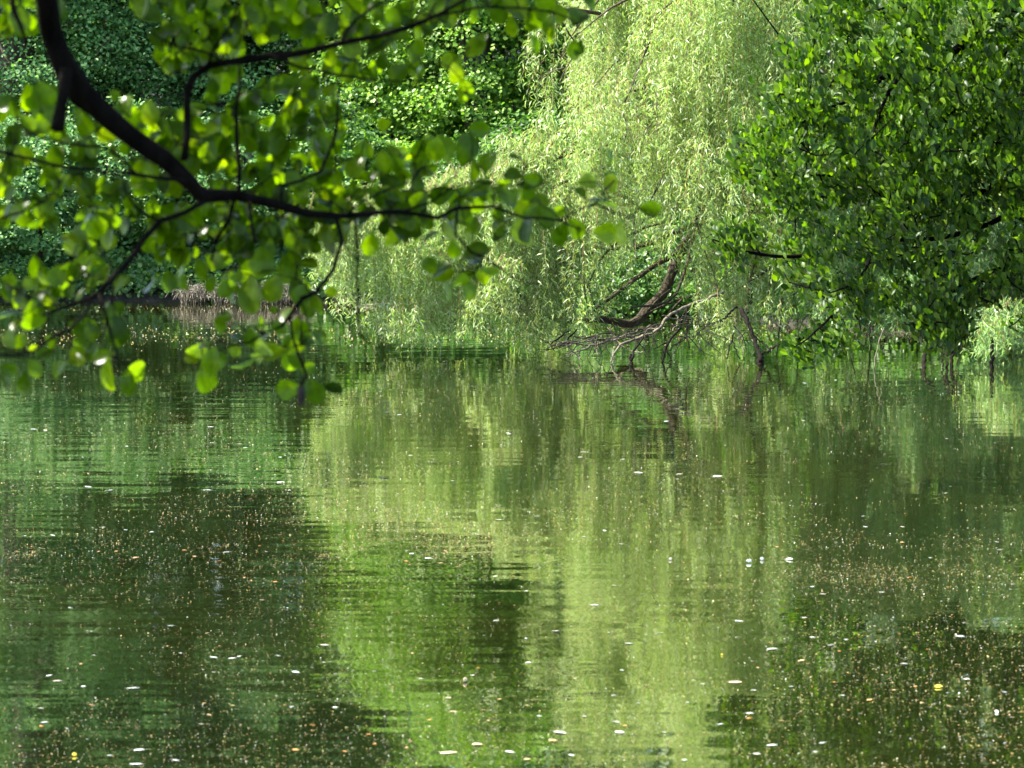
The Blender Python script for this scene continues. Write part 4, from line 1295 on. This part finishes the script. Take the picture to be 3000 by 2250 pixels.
floater('curled_leaf', 1362, 1998, 34, 'leaf', 'tan', 'curled tan dead leaf standing up from the water in the lower middle', 'leaf', rot=1.0, tilt=.9, zs=2.2)
floater('tan_leaf', 1312, 2206, 100, 'petal', 'tan', 'longest narrow tan leaf lying flat on the water near the bottom middle', 'leaf', rot=.05)
floater('tan_leaf', 1398, 2183, 60, 'round', 'tan', 'oval tan leaf just above the longest tan leaf at the bottom', 'leaf', rot=.1)
floater('tan_leaf', 1314, 2045, 30, 'leaf', 'tan', 'small tan leaf floating below and left of the curled upright leaf', 'leaf', rot=-.2)
floater('tan_leaf', 1328, 2085, 44, 'petal', 'tan', 'narrow tan leaf floating between the curled leaf and the longest tan leaf', 'leaf', rot=0)
floater('tan_leaf', 2154, 1999, 76, 'petal', 'tan', 'long thin tan blade floating in the lower right half of the water', 'leaf', rot=.02)
floater('yellow_leaf', 218, 2215, 26, 'round', 'yellow', 'round yellow leaf tilted up in the bottom left corner of the water', 'leaf', rot=.3, tilt=.9)
floater('yellow_leaf', 2115, 1920, 14, 'round', 'yellow', 'tiny round yellow leaf on the brighter water right of centre', 'leaf', rot=.3, tilt=.9)
floater('lobed_leaf', 2750, 2015, 40, 'leaf', 'yellow', 'ragged yellow brown leaf floating in the dark water at lower right', 'leaf', rot=.2, tilt=.4)
floater('white_feather', 2194, 1649, 24, 'round', 'petal', 'round white downy feather, the larger of the pair right of centre', 'feather', rot=.2, tilt=1.2)
floater('white_feather', 2232, 1641, 16, 'round', 'petal', 'small white downy feather just right of the larger round one', 'feather', rot=.2, tilt=1.2)
floater('white_feather', 2312, 1641, 32, 'petal', 'petal', 'ragged white feather floating right of the round pair', 'feather', rot=-.5, tilt=.4)
floater('white_feather', 2920, 2088, 24, 'petal', 'petal', 'ragged white feather in the dark water at the lower right edge', 'feather', rot=-.9, tilt=.8)
floater('white_feather', 1964, 1641, 14, 'round', 'petal', 'tiny round white feather left of the pair of feathers', 'feather', rot=.2, tilt=1.2)

# pollen, seed scales and specks: nobody could count them
SP = []


def specks(n, fx_, fy_, size, keep=None):
    out_ = []
    while len(out_) < n:
        x, y = fx_(), fy_()
        P = on_water(x, y)
        nv = mnoise.noise(Vector((P[0] * .8, P[1] * .45, 1.3))) + .6 * mnoise.noise(Vector((P[0] * 3.1, P[1] * 1.6, 7.3)))
        if keep is not None and nv < keep and random.random() < .8:
            continue
        out_.append((P[0], P[1], random.uniform(*size)))
    SP.extend(out_)


U = random.uniform
specks(3800, lambda: U(-60, 3060), lambda: 985 + random.gauss(0, 18), (.008, .018))
specks(500, lambda: U(-60, 1500), lambda: 905 + random.gauss(0, 5), (.008, .014))
specks(15000, lambda: U(-60, 3060), lambda: 1050 + 560 * U(0, 1) ** .9, (.003, .0072), -.15)
specks(2400, lambda: U(-60, 1300), lambda: U(1120, 1560), (.003, .008), .0)
specks(6500, lambda: U(-60, 1450), lambda: 1650 + random.gauss(0, 70), (.002, .0055), .0)
specks(19000, lambda: U(-60, 3060), lambda: U(1560, 2300), (.0016, .0046), -.3)
specks(2400, lambda: U(2000, 3060), lambda: U(1640, 2260), (.0025, .007), .0)
specks(1500, lambda: random.gauss(2560, 230), lambda: 1680 + random.gauss(0, 30), (.0025, .006), .0)
S_ = np.array(SP)
n = len(S_)
acc = Acc()
tl = rng.normal(0, .22, (n, 3)) + [0, 0, 1]
leaves(acc, LEAF_HEX, np.column_stack([S_[:, 0], S_[:, 1], np.full(n, .004)]), rng.normal(size=(n, 3)) * [1, 1, .2], tl, S_[:, 2], S_[:, 2] * rng.uniform(.5, 1, n))
tag(acc.obj('pollen', M['speck']), 'countless yellow and brown specks of pollen and seed scales drifting on the water', 'pollen', kind='stuff')

# ------------------------------------------------------------------ light
SUN_AZ, SUN_EL = -88.0, 50.0      # azimuth from the view direction, negative to the left
w = bpy.data.worlds.new('World')
sc.world = w
w.use_nodes = True
nt = w.node_tree
for n_ in list(nt.nodes):
    nt.nodes.remove(n_)
sky = nt.nodes.new('ShaderNodeTexSky')
sky.sky_type = 'NISHITA'
sky.sun_disc = False
sky.sun_elevation = R(SUN_EL)
sky.sun_rotation = R(SUN_AZ)
bg = nt.nodes.new('ShaderNodeBackground')
bg.inputs['Strength'].default_value = .15
wo = nt.nodes.new('ShaderNodeOutputWorld')
nt.links.new(sky.outputs[0], bg.inputs[0])
nt.links.new(bg.outputs[0], wo.inputs[0])
ld = bpy.data.lights.new('sun', 'SUN')
ld.energy = 5.0
ld.angle = R(.5)
ld.color = (1.0, .95, .84)
sun = bpy.data.objects.new('sun', ld)
COL.objects.link(sun)
az, el = R(SUN_AZ), R(SUN_EL)
dirv = Vector((math.sin(az) * math.cos(el), math.cos(az) * math.cos(el), math.sin(el)))
sun.rotation_euler = dirv.to_track_quat('Z', 'Y').to_euler()

sc.view_settings.view_transform = 'Standard'
sc.view_settings.look = 'None'
sc.view_settings.exposure = 2.15
sc.view_settings.gamma = 1.0
sc.render.engine = 'CYCLES'
sc.cycles.max_bounces = 7
sc.cycles.diffuse_bounces = 3
sc.cycles.glossy_bounces = 3
sc.cycles.transmission_bounces = 4
sc.cycles.caustics_reflective = False
sc.cycles.caustics_refractive = False
sc.cycles.sample_clamp_indirect = 4
sc.cycles.use_denoising = True
